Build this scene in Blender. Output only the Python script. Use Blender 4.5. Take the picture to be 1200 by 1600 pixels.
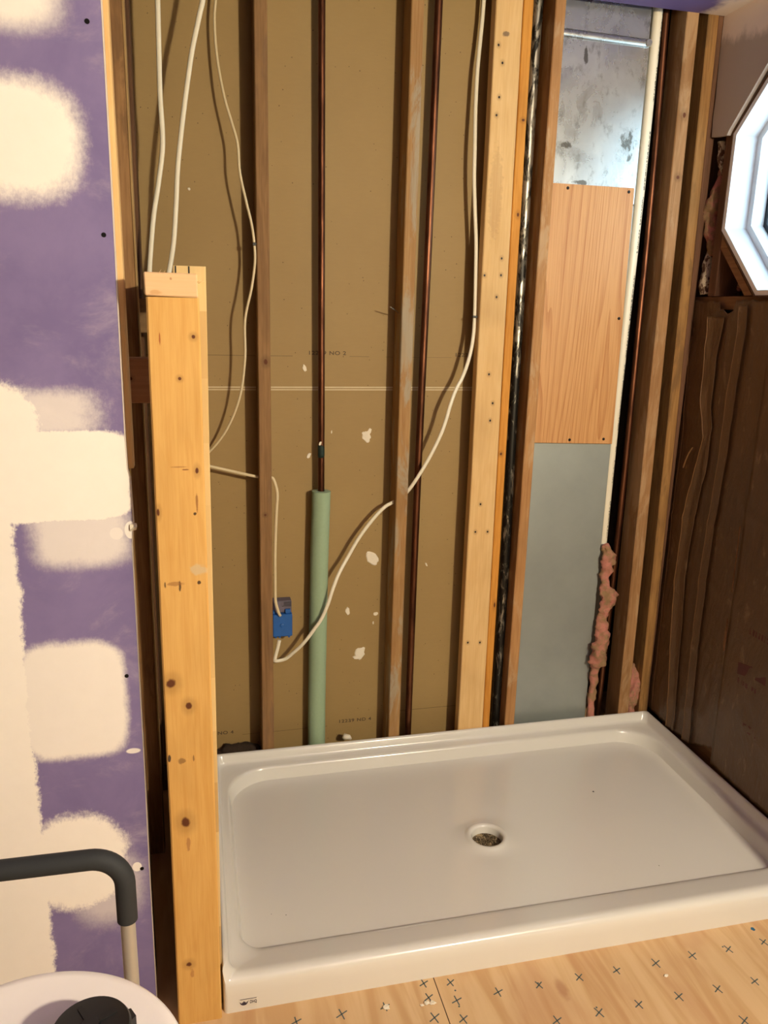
import bpy, bmesh, math, random
from mathutils import Vector, Matrix, noise
random.seed(7)
for o in list(bpy.data.objects): bpy.data.objects.remove(o)
scene = bpy.context.scene
COL = scene.collection

# ------------------------------------------------------------------ camera
yaw, pitch, roll = 0.237387, 0.250593, 0.024889
cam_d = bpy.data.cameras.new('camera'); cam = bpy.data.objects.new('camera', cam_d); COL.objects.link(cam)
cam_d.sensor_fit = 'VERTICAL'; cam_d.sensor_height = 36.0; cam_d.sensor_width = 27.0
cam_d.lens = 36.0 * 1235.4 / 1600.0
cam_d.clip_start = 0.02
f = Vector((math.sin(yaw)*math.cos(pitch), math.cos(yaw)*math.cos(pitch), -math.sin(pitch)))
r = Vector((math.cos(yaw), -math.sin(yaw), 0)); u = r.cross(f)
r2 = math.cos(roll)*r + math.sin(roll)*u; u2 = -math.sin(roll)*r + math.cos(roll)*u
M = Matrix((r2, u2, -f)).transposed().to_4x4(); M.translation = Vector((-0.013994, -2.27345, 1.475397))
cam.matrix_world = M
scene.camera = cam

# ------------------------------------------------------------------ world, exposure
LAMP_POS = (1.22, -2.75, 1.84); LAMP_R = 0.055; LAMP_STRENGTH = 2150; LAMP_COL = (1.0, 0.87, 0.635)
SKY_COL = (0.70, 0.87, 1.0); SKY_STRENGTH = 6.0
scene.view_settings.view_transform = 'Standard'; scene.view_settings.look = 'None'
scene.view_settings.exposure = -0.06; scene.view_settings.gamma = 1.0
scene.view_settings.use_curve_mapping = False
w = bpy.data.worlds.new('world'); scene.world = w; w.use_nodes = True
bg = w.node_tree.nodes['Background']; bg.inputs[0].default_value = (*SKY_COL, 1); bg.inputs[1].default_value = SKY_STRENGTH

# ------------------------------------------------------------------ node helpers
def lin(c):
    def g(v):
        v = v/255.0
        return v/12.92 if v <= 0.04045 else ((v+0.055)/1.055)**2.4
    return (g(c[0]), g(c[1]), g(c[2]), 1)
class NT:
    def __init__(s, name, rough=0.7, metal=0.0, spec=0.5):
        s.m = bpy.data.materials.new(name); s.m.use_nodes = True
        s.t = s.m.node_tree; s.b = s.t.nodes['Principled BSDF']
        s.b.inputs['Roughness'].default_value = rough; s.b.inputs['Metallic'].default_value = metal
        s.b.inputs['Specular IOR Level'].default_value = spec
        s.geo = s.n('ShaderNodeNewGeometry'); s.pos = s.geo.outputs['Position']
    def n(s, k): return s.t.nodes.new(k)
    def l(s, a, b): s.t.links.new(a, b)
    def put(s, sock, v):
        if hasattr(v, 'is_output'): s.l(v, sock)
        else: sock.default_value = v
    def math(s, op, a, b=None, c=None, clamp=False):
        x = s.n('ShaderNodeMath'); x.operation = op; x.use_clamp = clamp
        s.put(x.inputs[0], a)
        if b is not None: s.put(x.inputs[1], b)
        if c is not None: s.put(x.inputs[2], c)
        return x.outputs[0]
    def noise(s, scale=(1,1,1), sc=5, detail=4, rough=0.5, dist=0.0, off=(0,0,0)):
        mp = s.n('ShaderNodeMapping'); mp.inputs['Scale'].default_value = scale; mp.inputs['Location'].default_value = off
        s.l(s.pos, mp.inputs[0])
        x = s.n('ShaderNodeTexNoise'); x.inputs['Scale'].default_value = sc; x.inputs['Detail'].default_value = detail
        x.inputs['Roughness'].default_value = rough; x.inputs['Distortion'].default_value = dist
        s.l(mp.outputs[0], x.inputs['Vector']); return x.outputs['Fac']
    def ramp(s, v, a, b):      # smooth step from a to b
        x = s.n('ShaderNodeMapRange'); x.interpolation_type = 'SMOOTHSTEP'
        s.put(x.inputs[0], v); x.inputs[1].default_value = a; x.inputs[2].default_value = b
        return x.outputs[0]
    def mix(s, fac, a, b):
        x = s.n('ShaderNodeMix'); x.data_type = 'RGBA'
        s.put(x.inputs[0], fac); s.put(x.inputs[6], a); s.put(x.inputs[7], b)
        return x.outputs[2]
    def xyz(s):
        x = s.n('ShaderNodeSeparateXYZ'); s.l(s.pos, x.inputs[0]); return x.outputs
    def blob(s, ax, ay, cx, cy, hx, hy, power=2.0):   # superellipse value: 0 at centre, 1 at the rim
        a = s.math('POWER', s.math('ABSOLUTE', s.math('DIVIDE', s.math('SUBTRACT', ax, cx), hx)), power)
        b = s.math('POWER', s.math('ABSOLUTE', s.math('DIVIDE', s.math('SUBTRACT', ay, cy), hy)), power)
        return s.math('POWER', s.math('ADD', a, b), 1.0/power)
    def base(s, v): s.put(s.b.inputs['Base Color'], v); return s
    def bump(s, h, strength=0.3, dist=0.002):
        x = s.n('ShaderNodeBump'); x.inputs['Strength'].default_value = strength; x.inputs['Distance'].default_value = dist
        s.put(x.inputs['Height'], h); s.l(x.outputs[0], s.b.inputs['Normal']); return s

def flat(name, c, rough=0.6, metal=0.0, var=0.12, sc=40, bump=0.0):
    s = NT(name, rough, metal); k = s.noise(sc=sc, detail=3)
    c = lin(c); d = tuple(v*(1-var*2) for v in c[:3])+(1,)
    s.base(s.mix(k, d, c))
    if bump: s.bump(k, bump, 0.001)
    return s.m

def wood(name, c1, c2, axis='Z', spots=None, stains=None, rough=0.72, seed=0.0, plane='XZ', contrast=1.0, dirt=None):
    s = NT(name, rough, 0, 0.3)
    g = {'Z': (1, 1, 0.035), 'Y': (1, 0.035, 1), 'X': (0.035, 1, 1)}[axis]
    g2 = {'Z': (1, 1, 0.12), 'Y': (1, 0.12, 1), 'X': (0.12, 1, 1)}[axis]
    a = s.noise(g, 190, 4, 0.6, 0.6, (seed, seed*2, seed)); b = s.noise(g2, 28, 3, 0.5, 1.6, (seed, 0, seed))
    fine = s.noise(g, 420, 2, 0.5, 0, (0, seed, 0))
    v = s.math('ADD', s.math('MULTIPLY', s.ramp(a, 0.36, 0.66), 0.45*contrast), s.math('MULTIPLY', s.ramp(b, 0.3, 0.7), 0.5*contrast), clamp=True)
    v = s.math('ADD', v, s.math('MULTIPLY', fine, 0.14), clamp=True)
    col = s.mix(v, lin(c1), lin(c2))
    blotch = s.noise((1, 1, 0.6), 5, 3, 0.5, 0.3, (seed*3, 1, 0))
    col = s.mix(s.math('MULTIPLY', s.ramp(blotch, 0.45, 0.75), 0.35), col, lin(tuple(x*0.78 for x in c2)))
    if dirt:
        dn = s.noise((1, 1, 0.25), 16, 5, 0.65, 0.5, (seed*5, 4, 1))
        col = s.mix(s.math('MULTIPLY', s.ramp(dn, 0.5, 0.62), dirt[1]), col, lin(dirt[0]))
    X, Y, Z = s.xyz(); A, B = {'XZ': (X, Z), 'XY': (X, Y), 'YZ': (Y, Z)}[plane]
    nz = s.noise((1, 1, 1), 90, 3, 0.6)
    for (cx, cy, hx, hy) in (spots or []):
        d = s.math('ADD', s.blob(A, B, cx, cy, hx, hy), s.math('MULTIPLY', s.math('SUBTRACT', nz, 0.5), 0.7))
        col = s.mix(s.math('MULTIPLY', s.math('SUBTRACT', 1.0, s.ramp(d, 1.2, 3.2)), 0.38), col, lin(tuple(x*0.72 for x in c2)))
        col = s.mix(s.math('SUBTRACT', 1.0, s.ramp(d, 0.6, 1.15)), col, lin((92, 50, 26)))
    for (cx, cy, hx, hy, c, k) in (stains or []):
        d = s.math('ADD', s.blob(A, B, cx, cy, hx, hy), s.math('MULTIPLY', s.math('SUBTRACT', nz, 0.5), 1.6))
        col = s.mix(s.math('MULTIPLY', s.math('SUBTRACT', 1.0, s.ramp(d, 0.7, 1.2)), k), col, lin(c))
    s.base(col); s.bump(v, 0.25, 0.0006)
    return s.m

# ------------------------------------------------------------------ object helpers
ORG = {}
def link(name, bm, mat, parent=None, smooth=False, auto=None):
    if not isinstance(mat, (list, tuple)): mat = [mat]
    bmesh.ops.recalc_face_normals(bm, faces=bm.faces)
    vs = [v.co for v in bm.verts]
    lo = Vector((min(v.x for v in vs), min(v.y for v in vs), min(v.z for v in vs)))
    hi = Vector((max(v.x for v in vs), max(v.y for v in vs), max(v.z for v in vs)))
    org = Vector(((lo.x+hi.x)/2, (lo.y+hi.y)/2, lo.z))
    for v in bm.verts: v.co -= org
    if smooth:
        for fa in bm.faces: fa.smooth = True
    me = bpy.data.meshes.new(name); bm.to_mesh(me); bm.free()
    for m in mat: me.materials.append(m)
    if smooth and auto is not None:
        try: me.set_sharp_from_angle(angle=math.radians(auto))
        except Exception: pass
    ob = bpy.data.objects.new(name, me); COL.objects.link(ob); ob.location = org
    ORG[ob.name] = org
    if parent:
        ob.parent = parent; ob.location = org - ORG[parent.name]
    return ob
def tag(o, label, cat, group=None, kind=None):
    o['label'] = label; o['category'] = cat
    if group: o['group'] = group
    if kind: o['kind'] = kind
    return o
def thing(name, loc, label, cat, group=None):
    o = bpy.data.objects.new(name, None); COL.objects.link(o); o.location = loc; ORG[o.name] = Vector(loc)
    o.empty_display_size = 0.05
    return tag(o, label, cat, group)
def struct(o): o['kind'] = 'structure'; return o
def BM(): return bmesh.new()
def box(bm, x0, x1, y0, y1, z0, z1, bev=0.0, mi=0, seg=1):
    return hexa(bm, [(x0,y0,z0),(x1,y0,z0),(x1,y1,z0),(x0,y1,z0),(x0,y0,z1),(x1,y0,z1),(x1,y1,z1),(x0,y1,z1)], bev, mi, seg)
def hexa(bm, P, bev=0.0, mi=0, seg=1):
    vs = [bm.verts.new(p) for p in P]; fs = []
    for q in ((0,3,2,1),(4,5,6,7),(0,1,5,4),(1,2,6,5),(2,3,7,6),(3,0,4,7)):
        fa = bm.faces.new([vs[i] for i in q]); fa.material_index = mi; fs.append(fa)
    if bev:
        es = set(e for fa in fs for e in fa.edges)
        bmesh.ops.bevel(bm, geom=list(es), offset=bev, segments=seg, affect='EDGES', profile=0.5, material=mi)
    return vs
def board(bm, b, t, y0, y1, z0, z1, bev=0.0025, mi=0):
    """upright board: x span b=(l,r) at the bottom, t=(l,r) at the top, cut into slices that wander slightly"""
    n = max(2, int((z1-z0)/0.12)); rings = []
    for i in range(n+1):
        k = i/n; z = z0+(z1-z0)*k
        xl = b[0]+(t[0]-b[0])*k; xr = b[1]+(t[1]-b[1])*k
        s = 0.0012*noise.noise((b[0]*31, z*2.1, y0*7)); s2 = 0.0009*noise.noise((b[0]*51, z*6.1, y0*7+3))
        xl += s+s2; xr += s-s2*0.7; c = bev
        ring = [(xl+c,y0,z),(xr-c,y0,z),(xr,y0+c,z),(xr,y1-c,z),(xr-c,y1,z),(xl+c,y1,z),(xl,y1-c,z),(xl,y0+c,z)]
        rings.append([bm.verts.new(p) for p in ring])
    for a, c in zip(rings, rings[1:]):
        for i in range(8):
            fa = bm.faces.new([a[i], a[(i+1)%8], c[(i+1)%8], c[i]]); fa.material_index = mi
    bm.faces.new(rings[0][::-1]).material_index = mi; bm.faces.new(rings[-1]).material_index = mi
def smoothpath(P, sub=6):
    P = [Vector(p) for p in P]; out = []
    Q = [2*P[0]-P[1]]+P+[2*P[-1]-P[-2]]
    for i in range(1, len(Q)-2):
        a, b, c, d = Q[i-1:i+3]
        for k in range(sub):
            t = k/sub
            out.append(0.5*((2*b)+(c-a)*t+(2*a-5*b+4*c-d)*t*t+(3*b-a-3*c+d)*t*t*t))
    out.append(P[-1]); return out
def tube(bm, P, rad, n=12, caps=True, squash=None, mi=0, fn=None):
    """rad a number or a list; squash=(ratio, axis vector) for a flat cable"""
    P = [Vector(p) for p in P]; rings = []
    ref = Vector((0, 1, 0.01)).normalized()
    for i, p in enumerate(P):
        d = (P[min(i+1, len(P)-1)]-P[max(i-1, 0)]).normalized()
        rf = ref if abs(d.dot(ref)) < 0.92 else Vector((1, 0, 0))
        a = d.cross(rf).normalized(); b = d.cross(a).normalized()
        R = rad[i] if isinstance(rad, (list, tuple)) else rad
        q = squash if squash else 1.0
        ring = []
        for k in range(n):
            th = 2*math.pi*k/n
            v = p + a*(R*math.cos(th)) + b*(R*q*math.sin(th))
            if fn: v = fn(v, p, i)
            ring.append(bm.verts.new(v))
        rings.append(ring)
    for A, B in zip(rings, rings[1:]):
        for k in range(n):
            fa = bm.faces.new([A[k], A[(k+1)%n], B[(k+1)%n], B[k]]); fa.material_index = mi; fa.smooth = True
    if caps:
        bm.faces.new(rings[0][::-1]).material_index = mi; bm.faces.new(rings[-1]).material_index = mi
def lathe(bm, c, prof, n=48, mi=0, closed=False):
    rings = []
    for (R, z) in prof:
        rings.append([bm.verts.new((c[0]+R*math.cos(2*math.pi*k/n), c[1]+R*math.sin(2*math.pi*k/n), c[2]+z)) for k in range(n)] if R > 1e-6 else [bm.verts.new((c[0], c[1], c[2]+z))])
    for A, B in zip(rings, rings[1:]):
        for k in range(n):
            if len(A) == 1 and len(B) == 1: continue
            if len(A) == 1: fa = bm.faces.new([A[0], B[(k+1)%n], B[k]])
            elif len(B) == 1: fa = bm.faces.new([A[k], A[(k+1)%n], B[0]])
            else: fa = bm.faces.new([A[k], A[(k+1)%n], B[(k+1)%n], B[k]])
            fa.material_index = mi
def disc_y(bm, x, z, y, rx, rz, thick=0.001, n=18, mi=0, rot=0.0, ragged=0.0, seed=0):
    """thin raised blob on a wall facing -y"""
    F = []; B = []
    for k in range(n):
        th = 2*math.pi*k/n; q = 1+ragged*noise.noise((math.cos(th)*1.7+seed, math.sin(th)*1.7, seed*3.1))*2
        a = rx*q*math.cos(th); b = rz*q*math.sin(th)
        X = x+a*math.cos(rot)-b*math.sin(rot); Z = z+a*math.sin(rot)+b*math.cos(rot)
        F.append((X*0.85+x*0.15, y-thick, Z*0.85+z*0.15)); B.append((X, y, Z))
    fv = [bm.verts.new(p) for p in F]; bv = [bm.verts.new(p) for p in B]
    bm.faces.new(fv).material_index = mi; bm.faces.new(bv[::-1]).material_index = mi
    for k in range(n):
        bm.faces.new([fv[k], bv[k], bv[(k+1)%n], fv[(k+1)%n]]).material_index = mi
def prism(bm, pts, mapf, t0, t1, mi=0):
    a = [bm.verts.new(mapf(p, t0)) for p in pts]; b = [bm.verts.new(mapf(p, t1)) for p in pts]
    bm.faces.new(a).material_index = mi; bm.faces.new(b[::-1]).material_index = mi
    for i in range(len(pts)):
        j = (i+1) % len(pts); bm.faces.new([a[i], b[i], b[j], a[j]]).material_index = mi
def text(name, body, size, loc, rot, mat, parent, extrude=0.0002, sx=1.0, spacing=1.0):
    cu = bpy.data.curves.new(name, 'FONT'); cu.body = body; cu.size = size; cu.extrude = extrude; cu.space_character = spacing; cu.offset = size*0.018
    cu.align_x = 'CENTER'; cu.align_y = 'CENTER'
    tmp = bpy.data.objects.new(name+'_tmp', cu); COL.objects.link(tmp)
    me = bpy.data.meshes.new_from_object(tmp); bpy.data.objects.remove(tmp)
    me.name = name; me.transform(Matrix.Diagonal((sx, 1, 1, 1))); me.transform(Matrix(rot).to_4x4() if not isinstance(rot, Matrix) else rot.to_4x4())
    me.materials.clear(); me.materials.append(mat)
    ob = bpy.data.objects.new(name, me); COL.objects.link(ob)
    ORG[ob.name] = Vector(loc); ob.parent = parent; ob.location = Vector(loc)-ORG[parent.name]
    return ob
FACE_FRONT = Matrix(((1,0,0),(0,0,-1),(0,1,0)))   # text reading along +x, facing -y

# ------------------------------------------------------------------ materials
M_ = {}
# purple board with joint compound
PW_Y = -0.800
s = NT('purple_drywall', 0.75, 0, 0.3)
X, Y, Z = s.xyz()
n1 = s.noise((1,1,1), 22, 6, 0.7); n2 = s.noise((1,1,1), 90, 4, 0.7, 0, (3,1,2)); n3 = s.noise((1,1,1), 6, 5, 0.65, 0.4, (1,5,2)); n4 = s.noise((1,1,0.5), 260, 2, 0.6)
wob = s.math('ADD', s.math('MULTIPLY', s.math('SUBTRACT', n1, 0.5), 0.55), s.math('MULTIPLY', s.math('SUBTRACT', n2, 0.5), 0.35))
wob = s.math('ADD', wob, s.math('MULTIPLY', s.math('SUBTRACT', n4, 0.5), 0.22))
#        cx     cz     hx     hz    pow  amp soft opacity
blobs = [(-0.2699,1.9283,0.0680,0.0425, 2.4, 1, 0.6, 0.95),
         (-0.2746,1.7262,0.0944,0.0869, 2.6, 0.9, 0.3, 1),
         (-0.4729,0.5072,0.1369,0.8498, 9, 0.5, 0.05, 1),
         (-0.4540,1.3098,0.1275,0.0425, 3, 0.9, 0.1, 1),
         (-0.2935,1.1729,0.1624,0.0831, 7, 0.35, 0.05, 1),
         (-0.2227,1.0643,0.0831,0.0585, 4, 0.8, 0.35, 0.75),
         (-0.2841,1.2862,0.0991,0.0378, 4, 1.3, 0.45, 0.7),
         (-0.2604,0.7338,0.0973,0.1209, 4.5, 0.35, 0.12, 0.93),
         (-0.2765,0.3750,0.0973,0.1114, 2.3, 0.9, 0.16, 1),
         (-0.2227,0.3089,0.0661,0.0850, 2.4, 1, 0.5, 0.55),
         (-0.4068,1.2154,0.1322,0.1228, 4, 0.6, 0.1, 1),
         (-0.1377,1.0699,0.0113,0.0170, 2, 0.3, 0.1, 0.95),
         (-0.1632,1.0643,0.0123,0.0123, 2, 0.3, 0.1, 0.85),
         (-0.1566,0.6158,0.0132,0.0057, 2, 0.3, 0.2, 0.85),
         (-0.1632,0.3485,0.0094,0.0113, 2, 0.2, 0.1, 0.95)]
col = s.mix(s.ramp(n3, 0.3, 0.7), lin((118, 106, 150)), lin((132, 119, 162)))
haze = s.ramp(s.noise((1,1,1.6), 4.5, 6, 0.68, 0.5, (7,2,1)), 0.50, 0.80)
col = s.mix(s.math('MULTIPLY', haze, 0.38), col, lin((226, 214, 222)))
mask = None
for (cx, cz, hx, hz, pw, amp, soft, op) in blobs:
    d = s.math('ADD', s.blob(X, Z, cx, cz, hx, hz, pw), s.math('MULTIPLY', wob, amp*0.75))
    m = s.math('MULTIPLY', s.math('SUBTRACT', 1.0, s.ramp(d, 1.0-soft*0.8, 1.0+soft*0.8)), op)
    mask = m if mask is None else s.math('MAXIMUM', mask, m)
gaps = s.math('SUBTRACT', 1.0, s.math('MULTIPLY', s.ramp(n2, 0.60, 0.74), 0.25))
mud = s.mix(s.math('MULTIPLY', n1, 0.5), lin((250, 244, 236)), lin((236, 228, 218)))
s.base(s.mix(s.math('MULTIPLY', mask, 1.0), col, mud)); s.bump(mask, 0.25, 0.0015)
M_['purple'] = s.m
s = NT('purple_ceiling', 0.75, 0, 0.3); X, Y, Z = s.xyz(); nn = s.noise((1,1,1), 9, 5, 0.65)
m = s.math('SUBTRACT', 1.0, s.ramp(s.math('ADD', s.math('SUBTRACT', 1.49, X), s.math('MULTIPLY', s.math('SUBTRACT', nn, 0.5), 0.12)), 0.02, 0.07))
s.base(s.mix(m, lin((104, 90, 140)), lin((226, 214, 204)))); M_['purple_ceiling'] = s.m
s = NT('taupe_drywall', 0.8, 0, 0.3); X, Y, Z = s.xyz(); nn = s.noise((1,1,0.6), 14, 5, 0.65)
m = s.ramp(s.math('ADD', s.math('ADD', Z, s.math('MULTIPLY', Y, -0.16)), s.math('MULTIPLY', s.math('SUBTRACT', nn, 0.5), 0.12)), 2.235, 2.275)
s.base(s.mix(m, lin((182, 166, 152)), lin((236, 218, 204)))); M_['taupe'] = s.m
M_['gyp_core'] = flat('gypsum_core', (225, 212, 196), 0.9)
M_['paint'] = flat('painted_wall', (112, 106, 96), 0.8, var=0.03)

# brown back of the far drywall
s = NT('drywall_back_paper', 0.62, 0, 0.35); X, Y, Z = s.xyz()
a = s.noise((1,1,1), 3.0, 4, 0.6); b = s.noise((0.25,1,1), 160, 2, 0.6)
col = s.mix(a, lin((146, 120, 74)), lin((162, 136, 87)))
col = s.mix(s.math('MULTIPLY', b, 0.22), col, lin((130, 106, 72)))
vo = s.n('ShaderNodeTexVoronoi'); vo.inputs['Scale'].default_value = 48; s.l(s.pos, vo.inputs['Vector'])
sp = s.math('MULTIPLY', s.math('LESS_THAN', vo.outputs['Distance'], 0.075), s.ramp(s.noise((1,1,1), 55, 2), 0.42, 0.55))
col = s.mix(s.math('MULTIPLY', sp, 0.85), col, lin((84, 62, 38)))
# pencil/printed lines and the pale double tape line at the sheet joint
for (z0, hz, c, k, xa, xb) in ((1.337, 0.0012, (96, 76, 50), 0.55, -0.3, 0.27), (1.337, 0.0009, (96, 76, 50), 0.55, 0.44, 0.50), (1.337, 0.0009, (96,76,50), 0.4, 0.55, 0.76), (0.118, 0.0009, (84, 64, 42), 0.6, 0.10, 0.38), (0.150, 0.0009, (84, 64, 42), 0.7, 0.60, 0.85)):
    ln = s.math('MULTIPLY', s.math('LESS_THAN', s.math('ABSOLUTE', s.math('SUBTRACT', Z, s.math('ADD', z0, s.math('MULTIPLY', s.math('SUBTRACT', a, 0.5), 0.004)))), hz), s.math('MULTIPLY', s.math('GREATER_THAN', X, xa), s.math('LESS_THAN', X, xb)))
    col = s.mix(s.math('MULTIPLY', ln, k), col, lin(c))
s.base(col); s.bump(b, 0.08, 0.0005); M_['back_paper'] = s.m
M_['tape'] = flat('paper_tape', (206, 186, 146), 0.5)
M_['splat'] = flat('white_plaster', (238, 228, 206), 0.7, bump=0.3)
M_['print'] = flat('grey_print', (92, 74, 52), 0.8)

M_['w_old'] = wood('old_brown_stud', (140, 104, 68), (110, 78, 48), seed=1.0, dirt=((88, 62, 42), 0.5))
M_['w_corner'] = wood('corner_stud', (164, 124, 80), (128, 92, 56), seed=2.0, dirt=((96, 70, 44), 0.5), spots=[(-0.19, 1.46, 0.006, 0.008), (-0.186, 1.17, 0.005, 0.006), (-0.185, 0.98, 0.003, 0.004)])
M_['w_edge'] = wood('pale_stud_edge', (176, 146, 98), (150, 118, 72), seed=31.0)
M_['w_dark'] = wood('dark_stud', (104, 72, 46), (76, 50, 32), seed=3.0)
M_['w_s1'] = wood('reddish_stud', (150, 114, 74), (120, 88, 54), seed=4.0, dirt=((110, 84, 64), 0.45), spots=[(0.183, 1.325, 0.006, 0.008), (0.176, 0.88, 0.004, 0.004)])
M_['w_s2'] = wood('glued_stud', (172, 136, 88), (146, 106, 62), seed=5.0, dirt=((160, 150, 128), 0.8))
nails = [(0.825,2.182),(0.839,2.139),(0.835,2.053),(0.830,2.007),(0.870,1.628),(0.820,1.579),(0.871,1.581),(0.861,1.519),(0.851,1.294),(0.868,1.207),(0.863,1.154),(0.847,0.891),(0.835,0.801),(0.876,0.8),(0.830,0.424),(0.872,0.421)]
M_['w_s3'] = wood('pale_pine', (222, 186, 130), (204, 160, 100), seed=6.0, contrast=0.7, spots=[(x, z, 0.0032, 0.004) for x, z in nails], stains=[(0.84, 1.80, 0.02, 0.12, (150, 110, 72), 0.25), (0.845, 2.21, 0.010, 0.007, (70, 60, 60), 0.7)])
M_['w_s3b'] = wood('orange_pine', (216, 152, 66), (188, 122, 42), seed=7.0, spots=[(0.905, 1.05, 0.004, 0.005), (0.91, 2.0, 0.005, 0.004), (0.912, 1.75, 0.004, 0.006), (0.915, 0.55, 0.003, 0.01)])
M_['w_s4'] = wood('brown_pine', (184, 138, 88), (154, 108, 64), seed=8.0, dirt=((190, 164, 128), 0.5))
M_['w_sa'] = wood('rough_stud', (166, 124, 82), (134, 96, 58), seed=9.0, dirt=((196, 168, 130), 0.3), spots=[(1.414, 2.05, 0.006, 0.008), (1.415, 1.88, 0.006, 0.006)])
M_['w_sb'] = wood('rough_corner_stud', (166, 124, 72), (128, 90, 48), seed=10.0, dirt=((96, 72, 44), 0.5))
M_['w_rw'] = wood('framing_red', (120, 84, 60), (94, 64, 44), seed=11.0)
M_['w_rh'] = wood('framing_horizontal', (154, 112, 74), (124, 86, 54), axis='Y', seed=12.0, plane='YZ')
knots = [(-0.013,1.423,0.0035,0.0035),(-0.038,1.353,0.003,0.003),(-0.076,0.789,0.009,0.010),(-0.060,0.489,0.009,0.012),(-0.066,0.152,0.006,0.006),(-0.015,1.193,0.003,0.006),(-0.084,1.12,0.003,0.007),(-0.045,0.74,0.006,0.008)]
M_['w_post'] = wood('new_spruce', (214, 170, 100), (198, 148, 76), seed=13.0, contrast=0.8, spots=knots,
    stains=[(-0.017,1.135,0.002,0.018,(120,70,36),0.7),(-0.021,1.115,0.003,0.003,(40,24,18),0.9),(-0.018,0.985,0.003,0.003,(40,24,18),0.9),(-0.052,0.98,0.0022,0.012,(52,34,26),0.85),(-0.078,0.985,0.002,0.006,(52,34,26),0.8),
            (-0.060,0.985,0.016,0.004,(140,92,50),0.6),(-0.018,1.01,0.016,0.010,(196,176,140),0.75),(-0.045,1.20,0.012,0.0012,(140,88,46),0.6),(-0.035,1.195,0.006,0.0014,(120,70,36),0.8),(-0.068,1.42,0.0012,0.010,(150,80,40),0.9),
            (-0.085,0.632,0.003,0.008,(40,34,40),0.9),(-0.062,0.625,0.007,0.006,(96,62,40),0.6),(-0.040,0.628,0.0015,0.007,(96,62,40),0.7),(-0.057,0.438,0.004,0.014,(150,98,60),0.6),(-0.06,0.128,0.004,0.01,(150,90,50),0.5)])
M_['w_end'] = wood('end_grain', (228, 192, 148), (214, 172, 124), axis='X', seed=14.0, contrast=0.5, stains=[(-0.072, 1.494, 0.010, 0.004, (196, 146, 92), 0.6), (-0.046, 1.516, 0.002, 0.002, (170, 120, 80), 0.8)])
# finger jointed strip: blocks of changing tone up the length
s = NT('finger_jointed_pine', 0.6, 0, 0.3); X, Y, Z = s.xyz()
blk = s.math('FLOOR', s.math('DIVIDE', s.math('ADD', Z, 0.03), 0.115))
wn = s.n('ShaderNodeTexWhiteNoise'); wn.noise_dimensions = '1D'; s.l(blk, wn.inputs['W'])
col = s.mix(wn.outputs['Value'], lin((188, 158, 104)), lin((216, 190, 136)))
g = s.noise((1,1,0.04), 260, 3, 0.5); col = s.mix(s.math('MULTIPLY', g, 0.3), col, lin((180, 136, 76)))
s.base(col); M_['w_finger'] = s.m

s = NT('copper_pipe', 0.34, 1.0); a = s.noise((1,1,0.12), 60, 4, 0.6)
s.base(s.mix(s.ramp(a, 0.35, 0.7), lin((120, 78, 56)), lin((72, 44, 32)))); s.put(s.b.inputs['Roughness'], s.math('ADD', s.math('MULTIPLY', a, 0.35), 0.28)); M_['copper'] = s.m
s = NT('galvanised_sheet', 0.3, 0.9); X, Y, Z = s.xyz()
a = s.noise((1,1,0.8), 11, 6, 0.65, 0.6); b = s.noise((1,1,0.6), 26, 6, 0.72, 0.0, (2,2,2)); c = s.noise((1,1,1), 300, 2)
col = s.mix(a, lin((184, 188, 186)), lin((222, 224, 220)))
d = s.math('MULTIPLY', s.ramp(b, 0.52, 0.70), 0.5)
for (cx, cz, hx, hz) in ((1.255, 1.965, 0.022, 0.035), (1.11, 1.853, 0.03, 0.006), (1.265, 1.93, 0.01, 0.02), (1.05, 1.95, 0.02, 0.01), (1.10, 2.19, 0.006, 0.02)):
    q = s.math('ADD', s.blob(X, Z, cx, cz, hx, hz), s.math('MULTIPLY', s.math('SUBTRACT', b, 0.5), 5.0))
    d = s.math('MAXIMUM', d, s.math('MULTIPLY', s.math('SUBTRACT', 1.0, s.ramp(q, 0.7, 1.2)), 0.85))
s.base(s.mix(d, col, lin((98, 94, 84)))); s.put(s.b.inputs['Roughness'], s.math('ADD', 0.20, s.math('MULTIPLY', a, 0.16)))
s.bump(c, 0.06, 0.0004); M_['galv'] = s.m
s = NT('dull_sheet_metal', 0.5, 0.65); a = s.noise((1,1,1), 7, 5, 0.6); c = s.noise((1,1,1), 420, 2)
s.base(s.mix(a, lin((150, 156, 152)), lin((176, 182, 176)))); s.bump(c, 0.1, 0.0003); M_['galv_dull'] = s.m
s = NT('tarred_steel_pipe', 0.35, 0.85); a = s.noise((1,1,0.25), 60, 5, 0.7, 0.6); X, Y, Z = s.xyz()
tar_mix = s.math('ADD', a, s.math('MULTIPLY', s.math('SUBTRACT', 1.0, s.ramp(Z, 1.2, 1.55)), 0.12))  # black blotches grow denser towards the bottom
s.base(s.mix(s.ramp(tar_mix, 0.45, 0.60), lin((186, 180, 164)), lin((52, 50, 46)))); s.put(s.b.inputs['Roughness'], s.math('ADD', 0.2, s.math('MULTIPLY', a, 0.4))); M_['tarpipe'] = s.m
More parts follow.
